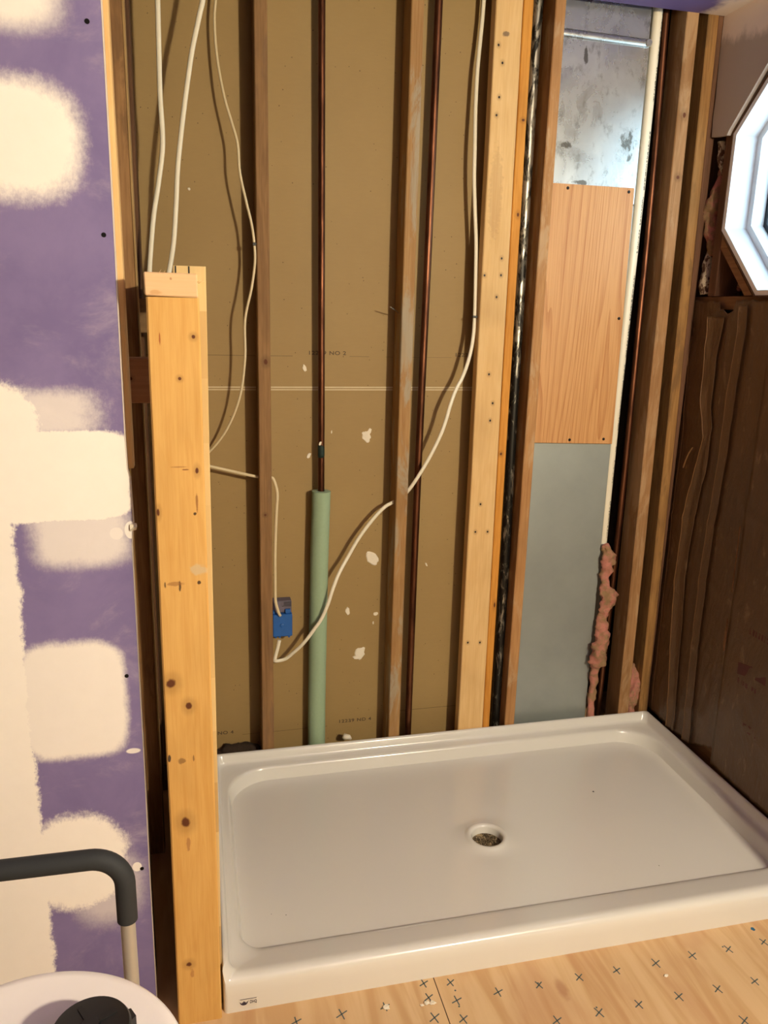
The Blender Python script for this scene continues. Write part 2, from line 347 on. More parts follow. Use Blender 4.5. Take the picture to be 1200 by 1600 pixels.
# oak-look panel
s = NT('oak_panel', 0.45, 0, 0.4); X, Y, Z = s.xyz()
cx = s.math('SUBTRACT', X, 1.055); wv = s.noise((1,1,0.07), 7, 2, 0.45, 0.5)
bands = s.math('FRACT', s.math('MULTIPLY', s.math('ADD', wv, s.math('MULTIPLY', X, 2.2)), 15.0))
fine = s.noise((1,1,0.012), 480, 3, 0.6)
col = s.mix(s.math('ADD', s.math('MULTIPLY', s.ramp(bands, 0.55, 1.0), 0.55), s.math('MULTIPLY', s.ramp(fine, 0.45, 0.65), 0.45), clamp=True), lin((200, 150, 96)), lin((168, 110, 60)))
s.base(col); M_['oak'] = s.m
s = NT('pvc_pipe', 0.4, 0, 0.5); X, Y, Z = s.xyz()
pr = s.noise((1,1,1), 230, 2, 0.8)
line = s.math('MULTIPLY', s.math('LESS_THAN', s.math('ABSOLUTE', s.math('SUBTRACT', s.math('SUBTRACT', X, s.math('MULTIPLY', Z, 0.0095)), 1.3185)), 0.0026), s.math('GREATER_THAN', pr, 0.5))
sect = s.math('MULTIPLY', line, s.math('GREATER_THAN', s.noise((0,0,1), 7, 2, 0.5), 0.45))
s.base(s.mix(sect, lin((232, 222, 198)), lin((40, 38, 36)))); M_['pvc'] = s.m
M_['foam_pipe'] = flat('green_pipe_foam', (150, 172, 140), 0.8, var=0.06, sc=120, bump=0.2)
M_['cable'] = flat('white_cable_jacket', (232, 224, 200), 0.45, var=0.04)
M_['cable_old'] = flat('cream_cable_jacket', (218, 200, 160), 0.5, var=0.08)
M_['black'] = flat('black_plastic', (13, 13, 15), 0.45, var=0.1)
M_['screw'] = flat('black_screw', (30, 28, 28), 0.4, 0.6)
M_['steel'] = flat('dull_steel', (150, 144, 130), 0.35, 0.9)
M_['foamgrip'] = flat('black_foam_grip', (38, 40, 42), 0.75, var=0.05, sc=200, bump=0.15)
M_['alu'] = flat('anodised_aluminium', (190, 186, 176), 0.4, 0.55, var=0.03)
M_['white_plastic'] = flat('white_plastic', (240, 232, 226), 0.35, var=0.015)
M_['bluebox'] = flat('blue_box_plastic', (26, 92, 168), 0.5, var=0.12, sc=60)
M_['boxdust'] = flat('dusty_box_plastic', (112, 104, 116), 0.7, var=0.2, sc=90)
M_['mark_red'] = flat('faded_red_print', (96, 36, 30), 0.6, var=0.2)
M_['mark'] = flat('grey_green_marker', (76, 94, 94), 0.7, var=0.15, sc=200)
M_['blue_mark'] = flat('blue_marker', (30, 96, 130), 0.6)
M_['ink'] = flat('dark_print', (58, 52, 70), 0.6)
M_['sticker'] = flat('clear_sticker', (216, 211, 200), 0.4, var=0.02)
s = NT('white_acrylic', 0.22, 0, 0.5); a = s.noise((1,1,1), 3, 2); s.base(s.mix(a, lin((216, 213, 205)), lin((221, 218, 210))))
s.b.inputs['Coat Weight'].default_value = 0.3; s.b.inputs['Coat Roughness'].default_value = 0.08; M_['acrylic'] = s.m
# kraft facing
s = NT('kraft_paper', 0.42, 0, 0.45); X, Y, Z = s.xyz()
a = s.noise((1,1,0.35), 12, 6, 0.7, 0.8); b = s.noise((1,1.4,0.5), 26, 5, 0.7, 0.6, (4,4,4)); c = s.noise((1,1,0.3), 60, 4, 0.6)
col = s.mix(a, lin((84, 60, 38)), lin((112, 82, 52)))
col = s.mix(s.math('MULTIPLY', s.ramp(b, 0.57, 0.74), 0.5), col, lin((160, 130, 96)))
s.base(col); s.bump(s.math('ADD', a, s.math('MULTIPLY', c, 0.4)), 0.6, 0.009); M_['kraft'] = s.m
M_['kraft_edge'] = flat('kraft_fold', (146, 104, 62), 0.45, var=0.2, sc=25)
s = NT('pink_insulation', 0.95, 0, 0.1); a = s.noise((1,1,1), 55, 6, 0.75, 0.4); b = s.noise((1,1,1), 26, 4, 0.6, 0.4, (2,2,5)); c = s.noise((1,1,1), 420, 3, 0.7)
col = s.mix(s.ramp(b, 0.40, 0.62), lin((208, 138, 122)), lin((166, 134, 98))); col = s.mix(s.math('MULTIPLY', s.ramp(a, 0.55, 0.7), 0.6), col, lin((120, 84, 66)))
s.base(col); s.bump(s.math('ADD', a, c), 0.8, 0.006); M_['pink'] = s.m
s = NT('white_flaked_foam', 0.9, 0, 0.2); a = s.noise((1,1,0.5), 70, 5, 0.75); s.base(s.mix(s.ramp(a, 0.45, 0.55), lin((92, 66, 52)), lin((206, 190, 164)))); s.bump(a, 0.8, 0.004); M_['flake'] = s.m
M_['dirt'] = flat('dark_debris', (60, 44, 30), 0.95, var=0.35, sc=120, bump=0.6)
# plywood floor, grain running away from the camera
s = NT('plywood', 0.6, 0, 0.35); X, Y, Z = s.xyz()
a = s.noise((1,0.10,1), 13, 4, 0.5, 1.6, (1,3,0)); b = s.noise((1,0.05,1), 150, 3, 0.6, 0.5); c = s.noise((1,0.4,1), 7, 3, 0.5, 0.8, (5,1,2))
col = s.mix(s.ramp(a, 0.38, 0.66), lin((214, 182, 138)), lin((196, 158, 112)))
col = s.mix(s.math('MULTIPLY', b, 0.22), col, lin((182, 134, 90)))
col = s.mix(s.math('MULTIPLY', s.ramp(c, 0.45, 0.7), 0.35), col, lin((176, 124, 88)))
kn = s.math('ADD', s.blob(X, Y, 0.747, -0.950, 0.010, 0.022), s.math('MULTIPLY', s.math('SUBTRACT', s.noise(sc=80), 0.5), 0.8))
col = s.mix(s.math('MULTIPLY', s.math('SUBTRACT', 1.0, s.ramp(kn, 0.5, 1.8)), 0.5), col, lin((150, 92, 60)))
seam = s.math('LESS_THAN', s.math('ABSOLUTE', s.math('SUBTRACT', X, 0.471)), 0.0011)
s.base(s.mix(seam, col, lin((60, 36, 20)))); s.bump(b, 0.1, 0.0004); M_['ply'] = s.m
M_['sheath'] = flat('dark_sheathing', (70, 52, 40), 0.9)
M_['cavity'] = flat('dark_cavity_board', (58, 44, 32), 0.9)
s = NT('drain_fibre', 0.6, 0, 0.3); a = s.noise((1,0.08,1), 300, 3, 0.7, 1.0); b = s.noise((0.12,1,1), 300, 3, 0.7, 1.0, (3,3,3))
s.base(s.mix(s.ramp(s.math('MAXIMUM', a, b), 0.5, 0.68), lin((58, 46, 32)), lin((206, 182, 140)))); M_['drainfibre'] = s.m
s = NT('window_vinyl', 0.35); s.base(lin((240, 240, 240))); M_['vinyl'] = s.m
M_['gasket'] = flat('dark_gasket', (16, 30, 38), 0.5)
# thin clear pane: mostly straight transmission with a little gloss
gm = bpy.data.materials.new('window_glass'); gm.use_nodes = True; t = gm.node_tree; t.nodes.remove(t.nodes['Principled BSDF'])
tr = t.nodes.new('ShaderNodeBsdfTransparent'); gl = t.nodes.new('ShaderNodeBsdfGlossy'); gl.inputs['Roughness'].default_value = 0.02
mx = t.nodes.new('ShaderNodeMixShader'); mx.inputs[0].default_value = 0.06
tr.inputs[0].default_value = (0.9, 0.97, 1, 1)
t.links.new(tr.outputs[0], mx.inputs[1]); t.links.new(gl.outputs[0], mx.inputs[2]); t.links.new(mx.outputs[0], t.nodes['Material Output'].inputs[0])
M_['glass'] = gm
em = bpy.data.materials.new('lamp_glass'); em.use_nodes = True; t = em.node_tree; t.nodes.remove(t.nodes['Principled BSDF'])
e = t.nodes.new('ShaderNodeEmission'); e.inputs[0].default_value = (*LAMP_COL, 1); e.inputs[1].default_value = LAMP_STRENGTH
t.links.new(e.outputs[0], t.nodes['Material Output'].inputs[0]); M_['lamp'] = em

# ------------------------------------------------------------------ the room
CZ = 2.318
bm = BM(); box(bm, -1.35, 1.68, -3.25, 0.40, -0.02, 0.0)
def cross(x, y, a, L=0.0135, wd=0.0013, mi=1):
    for ang in (a, a+math.radians(78)):
        dx, dy = math.cos(ang), math.sin(ang); nx, ny = -dy*wd, dx*wd
        P = [(x-dx*L-nx, y-dy*L-ny), (x+dx*L-nx, y+dy*L-ny), (x+dx*L+nx, y+dy*L+ny), (x-dx*L+nx, y-dy*L+ny)]
        prism(bm, P, lambda p, t: (p[0], p[1], t), 0.0, 0.0003, mi)
for (x, y) in [(0.445,-0.872),(0.505,-0.882),(0.445,-0.911),(0.504,-0.931),(0.602,-0.929),(0.345,-0.914),(0.249,-0.913),(0.151,-0.911),(0.443,-0.963),(0.503,-0.979),(0.700,-0.930),(0.800,-0.929),(0.895,-0.929),(0.997,-0.929),(1.096,-0.926),(1.194,-0.927),(1.294,-0.925),(1.193,-1.023),(1.095,-1.024),(0.996,-1.024),(0.896,-1.024),(0.799,-1.025),(0.700,-1.025),(1.100,-1.11),(0.602,-1.03)]:
    cross(x, y, math.radians(28+random.uniform(-9, 9)), 0.0135*random.uniform(0.85, 1.1))
for (x, y) in [(0.509,-0.905),(0.504,-0.947),(1.185,-0.918),(0.800,-1.012),(0.70,-0.925)]:
    prism(bm, [(x+0.0022*math.cos(k), y+0.0022*math.sin(k)) for k in [i*math.pi/4 for i in range(8)]], lambda p, t: (p[0], p[1], t), 0.0, 0.0003, 1)
prism(bm, [(1.296+0.006*math.cos(i*math.pi/5)*(1 if i%2 else 0.7), -0.883+0.006*math.sin(i*math.pi/5)) for i in range(10)], lambda p, t: (p[0], p[1], t), 0.0, 0.0003, 2)
struct(link('floor', bm, [M_['ply'], M_['mark'], M_['blue_mark']]))
bm = BM(); box(bm, -1.35, 1.53, -3.25, 0.0, CZ, 2.51); struct(link('ceiling', bm, M_['purple_ceiling']))
bm = BM(); box(bm, -1.35, 1.68, 0.0, 0.42, 2.47, 2.51); struct(link('light_seal_cap', bm, M_['w_dark']))   # unseen slab over the open studs, added to keep sky light out

# back wall: brown paper back of the next room's drywall
bm = BM(); box(bm, -1.35, 0.972, 0.089, 0.102, 0.0, 2.47)
for z, t in ((1.2455, 0.0022), (1.2385, 0.0018)):
    box(bm, -0.25, 0.85, 0.0872, 0.089, z-t, z+t, mi=1)
spl = [(0.305,1.302,0.006,0.010,0.3),(0.495,1.096,0.014,0.018,0.5),(0.503,1.108,0.007,0.014,-0.5),(0.318,1.039,0.005,0.010,-0.5),(0.387,1.111,0.0022,0.005,0),(0.523,0.700,0.017,0.027,0.5),(0.444,0.525,0.007,0.014,0.1),(0.538,0.510,0.008,0.006,0.2),(0.530,0.479,0.0025,0.006,0),(0.489,0.374,0.017,0.022,-0.3),(0.476,0.36,0.012,0.006,-0.2),(0.704,0.671,0.003,0.007,0.5),(-0.01,1.78,0.004,0.004,0)]
for i, (x, z, rx, rz, ro) in enumerate(spl): disc_y(bm, x, z, 0.089, rx, rz, 0.0018+0.0001*i, 18, 2, ro, 0.17, i)
wb = struct(link('wall_back', bm, [M_['back_paper'], M_['tape'], M_['splat']]))
for body, x, z, sz in (('12239 NO 2', 0.372, 1.346, 0.0155), ('12239', 0.796, 1.345, 0.0155), ('12239 ND 4', 0.474, 0.131, 0.0155), ('NO 4', 0.046, 0.130, 0.0155)):
    text('printed_number', body, sz, (x, 0.0885, z), FACE_FRONT, M_['print'], wb, sx=1.3, spacing=1.12)
bm = BM(); box(bm, 0.972, 1.68, 0.36, 0.375, 0.0, 2.47); box(bm, 0.96, 0.972, 0.102, 0.36, 0, 2.47); struct(link('wall_chase', bm, M_['cavity']))

# purple partition that ends beside the half wall
bm = BM(); edge = [(-0.1368, 2.3180), (-0.1382, 1.5931), (-0.1391, 1.4325), (-0.1396, 1.2437), (-0.1386, 1.1851), (-0.1349, 1.1681), (-0.1334, 1.0832), (-0.1377, 1.0454), (-0.1382, 0.8377), (-0.1388, 0.5544), (-0.1403, 0.3655), (-0.1405, 0.0000)]
prism(bm, [(-1.35, 0.0), (-1.35, 2.318)]+edge, lambda p, t: (p[0], t, p[1]), PW_Y, PW_Y+0.0127)
wp = struct(link('wall_left_partition', bm, M_['purple']))
bm = BM(); prism(bm, [(x+0.0003, z) for x, z in edge]+[(x+0.0022, z) for x, z in edge[::-1]], lambda p, t: (p[0], t, p[1]), PW_Y+0.0008, PW_Y+0.0118)
link('cut_edge', bm, M_['gyp_core'], wp)
for (x, z) in ((-0.1594, 1.9047), (-0.1537, 1.5855), (-0.1604, 0.7782), (-0.1537, 0.3429)):
    bm = BM(); lathe(bm, (0, 0, 0), [(0, 0.0012), (0.0036, 0.0012), (0.0040, 0.0004), (0.0040, -0.001), (0, -0.001)], 20)
    for q in (0, math.pi/2):
        c, sn = math.cos(q)*0.0026, math.sin(q)*0.0026
        hexa(bm, [(-c-sn*0.25, -sn+c*0.25, 0.001), (c-sn*0.25, sn+c*0.25, 0.001), (c+sn*0.25, sn-c*0.25, 0.001), (-c+sn*0.25, -sn-c*0.25, 0.001)]+[(-c-sn*0.25, -sn+c*0.25, 0.0016), (c-sn*0.25, sn+c*0.25, 0.0016), (c+sn*0.25, sn-c*0.25, 0.0016), (-c+sn*0.25, -sn-c*0.25, 0.0016)])
    for v in bm.verts: v.co = Vector((v.co.x+x, PW_Y-v.co.z, v.co.y+z))
    link('drywall_screw', bm, M_['screw'], wp)
# a crumb of torn paper and plaster hanging from the board's edge
bm = BM(); hexa(bm, [(-0.1386,-0.8020,1.0681),(-0.1273,-0.8040,1.0709),(-0.1292,-0.7990,1.0832),(-0.1396,-0.7990,1.0794),(-0.1377,-0.8060,1.0718),(-0.1254,-0.8080,1.0784),(-0.1264,-0.8030,1.0832),(-0.1386,-0.8030,1.0813)])
link('plaster_flake', bm, M_['splat'], wp)

# rest of the room, behind and beside the camera, plus one added shading wall
bm = BM(); box(bm, -1.37, -1.35, -3.25, 0.42, 0, 2.47); struct(link('wall_left', bm, M_['paint']))
bm = BM(); box(bm, -1.35, 1.68, -3.27, -3.25, 0, 2.35); struct(link('wall_front', bm, M_['paint']))
bm = BM(); box(bm, 1.40, 1.53, -3.25, -1.15, 0, CZ); struct(link('wall_right_shade', bm, M_['paint']))  # unseen wall jog, added to throw the right wall's paper into shade

# right wall with the eight sided window
WY, WZ, AP = -0.405, 1.859, 0.320
def octo(ap):
    h = ap*math.tan(math.pi/8)
    return [(WY+ap, WZ-h), (WY+ap, WZ+h), (WY+h, WZ+ap), (WY-h, WZ+ap), (WY-ap, WZ+h), (WY-ap, WZ-h), (WY-h, WZ-ap), (WY+h, WZ-ap)]
def octring(bm, x0, x1, a0, a1, mi=0):
    O, I = octo(a0), octo(a1)
    V = [[bm.verts.new((x, y, z)) for (y, z) in P] for x, P in ((x0, O), (x0, I), (x1, I), (x1, O))]
    for i in range(8):
        j = (i+1) % 8
        for a, b in ((0, 1), (1, 2), (2, 3), (3, 0)):
            bm.faces.new([V[a][i], V[a][j], V[b][j], V[b][i]]).material_index = mi
def octplate(bm, x0, x1, ymin, ymax, zmin, zmax, ap):
    O = octo(ap)
    def faces(x, flip):
        v = [bm.verts.new((x, y, z)) for y, z in O]
        R = [(ymax, O[0][1]), (ymax, O[1][1]), (O[2][0], zmax), (O[3][0], zmax), (ymin, O[4][1]), (ymin, O[5][1]), (O[6][0], zmin), (O[7][0], zmin)]
        rv = [bm.verts.new((x, y, z)) for y, z in R]
        cs = {1: (ymax, zmax), 3: (ymin, zmax), 5: (ymin, zmin), 7: (ymax, zmin)}
        ring = []
        for i in range(8):
            j = (i+1) % 8; ring.append(rv[i]); q = [v[i], rv[i]]
            if i in cs: cv = bm.verts.new((x, *cs[i])); q.append(cv); ring.append(cv)
            q += [rv[j], v[j]]; bm.faces.new(q if not flip else q[::-1])
        return v, ring
    a, ra = faces(x0, False); b, rb = faces(x1, True)
    for A, B in ((a, b), (ra, rb)):
        n = len(A)
        for i in range(n): bm.faces.new([A[i], A[(i+1)%n], B[(i+1)%n], B[i]])
bm = BM(); octplate(bm, 1.625, 1.66, -1.2, 0.40, 0.0, 2.47, 0.322); wr = struct(link('wall_right', bm, M_['sheath']))
bm = BM(); octring(bm, 1.526, 1.66, 0.320, 0.306)
win = struct(link('window_1', bm, M_['vinyl'])); 
bm = BM(); octring(bm, 1.598, 1.657, 0.3058, 0.286); link('window_frame', bm, M_['vinyl'], win)
bm = BM(); octring(bm, 1.640, 1.655, 0.2858, 0.272); link('gasket', bm, M_['gasket'], win)
bm = BM(); prism(bm, octo(0.284), lambda p, t: (t, p[0], p[1]), 1.6455, 1.6495); link('pane', bm, M_['glass'], win)
bm = BM(); octring(bm, 1.524, 1.560, 0.3245, 0.3202); link('jamb_edge', bm, M_['w_dark'], win)
# drywall over the window
bm = BM(); h = 0.334*math.tan(math.pi/8)
dp = [(0.004, 2.318), (0.0035, 2.20), (-0.001, 2.10), (0.001, 2.05), (-0.004, 1.996), (-0.03, 1.992), (-0.076, 1.988), (-0.084, 2.000), (WY+h, WZ+0.334), (WY-h, WZ+0.334), (WY-0.334, WZ+h), (-1.15, WZ+h), (-1.15, 2.318)]
prism(bm, dp, lambda p, t: (t, p[0], p[1]), 1.5105, 1.523); wd = struct(link('wall_right_drywall', bm, M_['taupe']))

# ------------------------------------------------------------------ studs of the back wall
def stud(mat, b, t, label, y0=0.0, y1=0.088, z0=0.038, z1=2.47, name='wall_stud', cat='stud', group=None):
    bm = BM(); board(bm, b, t, y0, y1, z0, z1); o = link(name, bm, mat); tag(o, label, cat, group); return o
s0 = stud(M_['w_corner'], (-0.184, -0.1405), (-0.164, -0.1345), 'brown wall stud in the left corner, just right of the purple board edge', y0=-0.30, y1=-0.262, z0=0.0, z1=2.316)
for b_, t_ in (((-0.1845, -0.1805), (-0.1645, -0.1610)), ((-0.1415, -0.1375), (-0.1355, -0.1315))):
    bm = BM(); board(bm, b_, t_, -0.3015, -0.2600, 0.0, 2.316, 0.0008); link('pale_edge', bm, M_['w_edge'], s0)
stud(M_['w_dark'], (-0.190, -0.150), (-0.180, -0.138), 'dark stud on the far wall, half hidden behind the pale-edged corner stud', y0=0.004)
s1 = stud(M_['w_s1'], (0.157, 0.194), (0.165, 0.199), 'reddish brown stud to the left of the green-sleeved copper pipe')
s2 = stud(M_['w_s2'], (0.570, 0.607), (0.578, 0.613), 'stud with grey glue smears between the two thin copper pipes')
s3 = stud(M_['w_s3'], (0.812, 0.900), (0.812, 0.889), 'wide pale pine board full of nail holes, set flat', y1=0.038, name='wide_stud')
for i, (x, z) in enumerate(nails):
    bm = BM(); lathe(bm, (0, 0, 0), [(0, 0.0006), (0.0026, 0.0006), (0.003, 0), (0, 0)], 12)
    for v in bm.verts: v.co = Vector((v.co.x+x, 0.0002-v.co.z, v.co.y+z))
    link('nail_head', bm, M_['screw'], s3)
stud(M_['w_s3b'], (0.9012, 0.924), (0.8905, 0.920), 'orange pine stud against the right side of the wide pale board')
stud(M_['w_s4'], (0.980, 1.015), (0.985, 1.016), 'brown stud against the left edge of the sheet metal duct')
stud(M_['w_sa'], (1.408, 1.448), (1.388, 1.427), 'rough brown stud just right of the right-hand copper pipe')
stud(M_['w_sb'], (1.4905, 1.523), (1.456, 1.490), 'mottled corner stud against the brown paper-faced insulation')
# bottom plate
bm = BM(); box(bm, -0.3, 0.96, 0.0, 0.088, 0.0, 0.0375, 0.002); tag(link('bottom_plate', bm, M_['w_dark']), 'dark floor plate under the studs behind the shower base', 'plate')
bm = BM(); box(bm, 1.305, 1.60, 0.0, 0.088, 0.0, 0.0375, 0.002); tag(link('bottom_plate', bm, M_['w_dark']), 'short dark floor plate in the right corner under the rough studs', 'plate')
# bent nail in the middle stud
bm = BM(); tube(bm, [(0.574, 0.035, 1.466), (0.558, 0.012, 1.474), (0.538, -0.006, 1.483)], 0.0013, 8); link('protruding_nail', bm, M_['steel'], s2)

# ------------------------------------------------------------------ partition framing at the left
stud(M_['w_dark'], (-0.205, -0.1430), (-0.205, -0.1430), 'stud hidden behind the purple board, carrying the cross block', y0=-0.7865, y1=-0.699, z0=0.0, z1=2.316)
bm = BM(); board(bm, (-0.165, -0.1280), (-0.165, -0.1270), -0.7868, -0.752, 1.183, 2.316)
bm2 = None; o = link('wood_strip', bm, M_['w_s3']); tag(o, 'pale wood strip standing out past the purple board edge', 'wood strip')
bm = BM(); box(bm, -0.1425, -0.0935, -0.735, -0.697, 1.2959, 1.3783, 0.002)
tag(link('blocking', bm, wood('block_wood', (190, 146, 112), (166, 122, 90), axis='X', seed=21, spots=[(-0.128, 1.341, 0.0035, 0.0035)])), 'short brown cross block between purple board and post', 'blocking')
bm = BM(); box(bm, -0.165, -0.0905, -0.085, -0.047, 1.402, 1.488, 0.002)
tag(link('blocking', bm, wood('tan_block', (128, 100, 66), (110, 84, 54), axis='X', seed=22)), 'dim tan block half hidden behind the top of the post', 'blocking')

# ------------------------------------------------------------------ half wall (pony wall)
hw = thing('half_wall', (-0.045, -0.43, 0), 'short framed half wall of new spruce at the left end of the shower base', 'half wall')
bm = BM(); board(bm, (-0.0925, -0.0030), (-0.0870, -0.0015), -0.870, -0.832, 0.0, 1.4865, 0.003); link('end_stud', bm, M_['w_post'], hw)
bm = BM(); hexa(bm, [(-0.0885,-0.8735,1.4885),(-0.0035,-0.8735,1.4870),(-0.0035,-0.832,1.4870),(-0.0885,-0.832,1.4885),(-0.0890,-0.8735,1.5255),(-0.0035,-0.8735,1.5255),(-0.0035,-0.832,1.5255),(-0.0890,-0.832,1.5255)], 0.002)
for v in bm.verts:
    v.co += Vector((0.0006*noise.noise(v.co*90), 0.0006*noise.noise(v.co*80), 0.0009*noise.noise(v.co*70)))
pl = link('plate_end', bm, M_['w_end'], hw)
for i, (dx, dz, L) in enumerate(((0.0, 0.0, 0.012), (0.0015, -0.002, 0.016), (-0.062, 0.013, 0.010), (-0.055, 0.013, 0.008))):
    bm = BM(); tube(bm, [(-0.0035+dx, -0.872, 1.512+dz), (-0.0035+dx+L*0.6, -0.873, 1.513+dz+L*0.2)] if dx > -0.01 else [(-0.0035+dx, -0.872, 1.510+dz), (-0.0035+dx+L*0.5, -0.873, 1.510+dz+L*0.7)], [0.0006, 0.0002], 5); link('splinter', bm, M_['w_end'], pl)
bm = BM(); board(bm, (-0.078, 0.0000), (-0.0435, 0.0118), -0.8315, -0.795, 0.0, 1.539, 0.0015)
fj = link('finger_jointed_stud', bm, M_['w_finger'], hw)
for x in (-0.0385, -0.0165):
    bm = BM(); box(bm, x-0.0012, x+0.0012, -0.8322, -0.8312, 1.526, 1.5385); link('pencil_mark', bm, M_['black'], fj)
bm = BM(); box(bm, -0.0885, -0.0035, -0.7945, -0.065, 1.488, 1.5255, 0.002); link('top_plate', bm, M_['w_post'], hw)
bm = BM(); box(bm, -0.0885, -0.0035, -0.7945, -0.002, 0.0, 0.037, 0.002); link('bottom_plate', bm, M_['w_post'], hw)
bm = BM(); box(bm, -0.0900, -0.0890, -0.8300, -0.004, 0.0, 0.30); link('light_block_sheet', bm, M_['cavity'], hw)  # unseen sheet added to block lamp light from the gap behind the post
for y in (-0.45, -0.045):
    bm = BM(); board(bm, (-0.0885, -0.0035), (-0.0885, -0.0035), y, y+0.038, 0.0375, 1.4875); link('stud', bm, M_['w_post'], hw)

# ------------------------------------------------------------------ pipes
def pipe(name, P, rad, mat, n=20): 
    bm = BM(); tube(bm, smoothpath(P, 3), rad, n); return link(name, bm, mat, smooth=True, auto=50)
p1 = pipe('copper_pipe', [(0.348, 0.05, 0.04), (0.350, 0.05, 0.95), (0.348, 0.05, 1.6), (0.345, 0.05, 2.47)], 0.0098, M_['copper'])
tag(p1, 'thin copper pipe rising out of a pale green foam sleeve', 'pipe')
bm = BM(); disc_y(bm, 0.3455, 1.084, 0.0408, 0.0035, 0.007, 0.001, 14, 0, -0.4, 0.2, 3); link('plaster_spot', bm, M_['splat'], p1)
bm = BM(); tube(bm, [(0.3495, 0.05, 1.040), (0.3495, 0.05, 1.050), (0.3492, 0.05, 1.072), (0.3492, 0.05, 1.078)], [0.0099, 0.0104, 0.0104, 0.0099], 20)
link('verdigris_band', bm, flat('verdigris', (36, 58, 48), 0.7, 0.2, 0.4, 80), p1, smooth=True)
# foam sleeve, open at the top
bm = BM(); P = smoothpath([(0.338, 0.052, 0.045), (0.340, 0.052, 0.35), (0.345, 0.052, 0.70), (0.3505, 0.051, 0.936)], 8)
tube(bm, P, 0.0283, 28, caps=False, fn=lambda v, p, i: v+(v-p)*0.03*noise.noise(v*30))
ring = [v for v in bm.verts][-28:]
inner = [bm.verts.new(P[-1]+(v.co-P[-1])*0.42+Vector((0, 0, 0.001))) for v in ring]
low = [bm.verts.new(v.co-Vector((0, 0, 0.03))) for v in inner]
for k in range(28):
    bm.faces.new([ring[k], ring[(k+1)%28], inner[(k+1)%28], inner[k]]); bm.faces.new([inner[k], inner[(k+1)%28], low[(k+1)%28], low[k]])
fs = link('pipe_sleeve', bm, M_['foam_pipe'], smooth=True, auto=45); tag(fs, 'pale green foam insulation sleeve standing on the lower copper pipe', 'pipe insulation')
bm = BM(); box(bm, 0.3695, 0.3712, 0.023, 0.0245, 0.05, 0.93); 
p2 = pipe('copper_pipe', [(0.650, 0.05, 0.04), (0.653, 0.05, 0.9), (0.660, 0.05, 1.6), (0.667, 0.05, 2.47)], 0.0112, M_['copper'])
tag(p2, 'dark copper pipe right of the glue-smeared middle stud', 'pipe')
p3 = pipe('copper_pipe', [(1.361, 0.06, 0.0), (1.363, 0.06, 0.145), (1.372, 0.06, 0.8), (1.371, 0.06, 1.4), (1.368, 0.06, 1.85), (1.357, 0.06, 2.33), (1.355, 0.06, 2.47)], 0.0100, M_['copper'])
tag(p3, 'copper pipe on the far right beside the cream plastic pipe', 'pipe')
p4 = pipe('vent_pipe', [(0.968, 0.058, 0.04), (0.966, 0.057, 0.5), (0.959, 0.056, 1.3), (0.955, 0.056, 2.0), (0.955, 0.056, 2.47)], 0.0150, M_['tarpipe'], 24)
tag(p4, 'shiny metal pipe blotched with black, behind the orange stud', 'pipe')
p5 = pipe('plastic_pipe', [(1.318, 0.064, 0.70), (1.320, 0.064, 1.2), (1.330, 0.064, 1.85), (1.329, 0.060, 2.47)], 0.0150, M_['pvc'], 24)
tag(p5, 'cream plastic pipe with black printing along the sheet metal duct', 'pipe')

# ------------------------------------------------------------------ sheet metal duct and oak-look cover
d = thing('metal_duct', (1.16, 0.14, 0), 'galvanised sheet metal duct rising between studs at the right', 'duct')
bm = BM(); box(bm, 1.0175, 1.297, 0.031, 0.26, 1.80, 2.238, 0.0015); link('upper_section', bm, M_['galv'], d)
bm = BM(); box(bm, 1.0175, 1.296, 0.034, 0.26, 2.238, 2.468, 0.0015); link('top_section', bm, M_['galv'], d)
bm = BM(); box(bm, 1.0175, 1.297, 0.031, 0.26, 0.0, 1.798, 0.0015); link('lower_section', bm, M_['galv_dull'], d)
bm = BM(); tube(bm, [(1.018, 0.030, 2.240), (1.290, 0.030, 2.236)], 0.0115, 16, squash=0.55); cl = link('seam_cleat', bm, M_['galv'], d, smooth=True, auto=50)
bm = BM(); lathe(bm, (0, 0, 0), [(0, 0.003), (0.009, 0.003), (0.0105, 0.0), (0.0105, -0.004), (0, -0.004)], 20)
for v in bm.verts: v.co = Vector((v.co.x+1.290, 0.0235-v.co.z, v.co.y+2.236))
link('rivet_cap', bm, M_['galv'], cl, smooth=True, auto=40)
bm = BM(); hexa(bm, [(1.0165,0.020,1.0800),(1.2940,0.020,1.0720),(1.2940,0.030,1.0720),(1.0165,0.030,1.0800),(1.0165,0.020,1.8450),(1.2870,0.020,1.8450),(1.2870,0.030,1.8450),(1.0165,0.030,1.8450)], 0.0008)
pn = link('cover_panel', bm, M_['oak']); tag(pn, 'oak-grained panel screwed over the sheet metal duct', 'panel')
for (x, z) in ((1.071, 1.8335), (1.269, 1.8335), (1.276, 1.466), (1.143, 1.0875), (1.262, 1.0885)):
    bm = BM(); lathe(bm, (0, 0, 0), [(0, 0.0016), (0.003, 0.0016), (0.0046, 0.0006), (0.0046, 0.0), (0, 0)], 20)
    for v in bm.verts: v.co = Vector((v.co.x+x, 0.020-v.co.z, v.co.y+z))
    link('screw', bm, M_['screw'], pn)

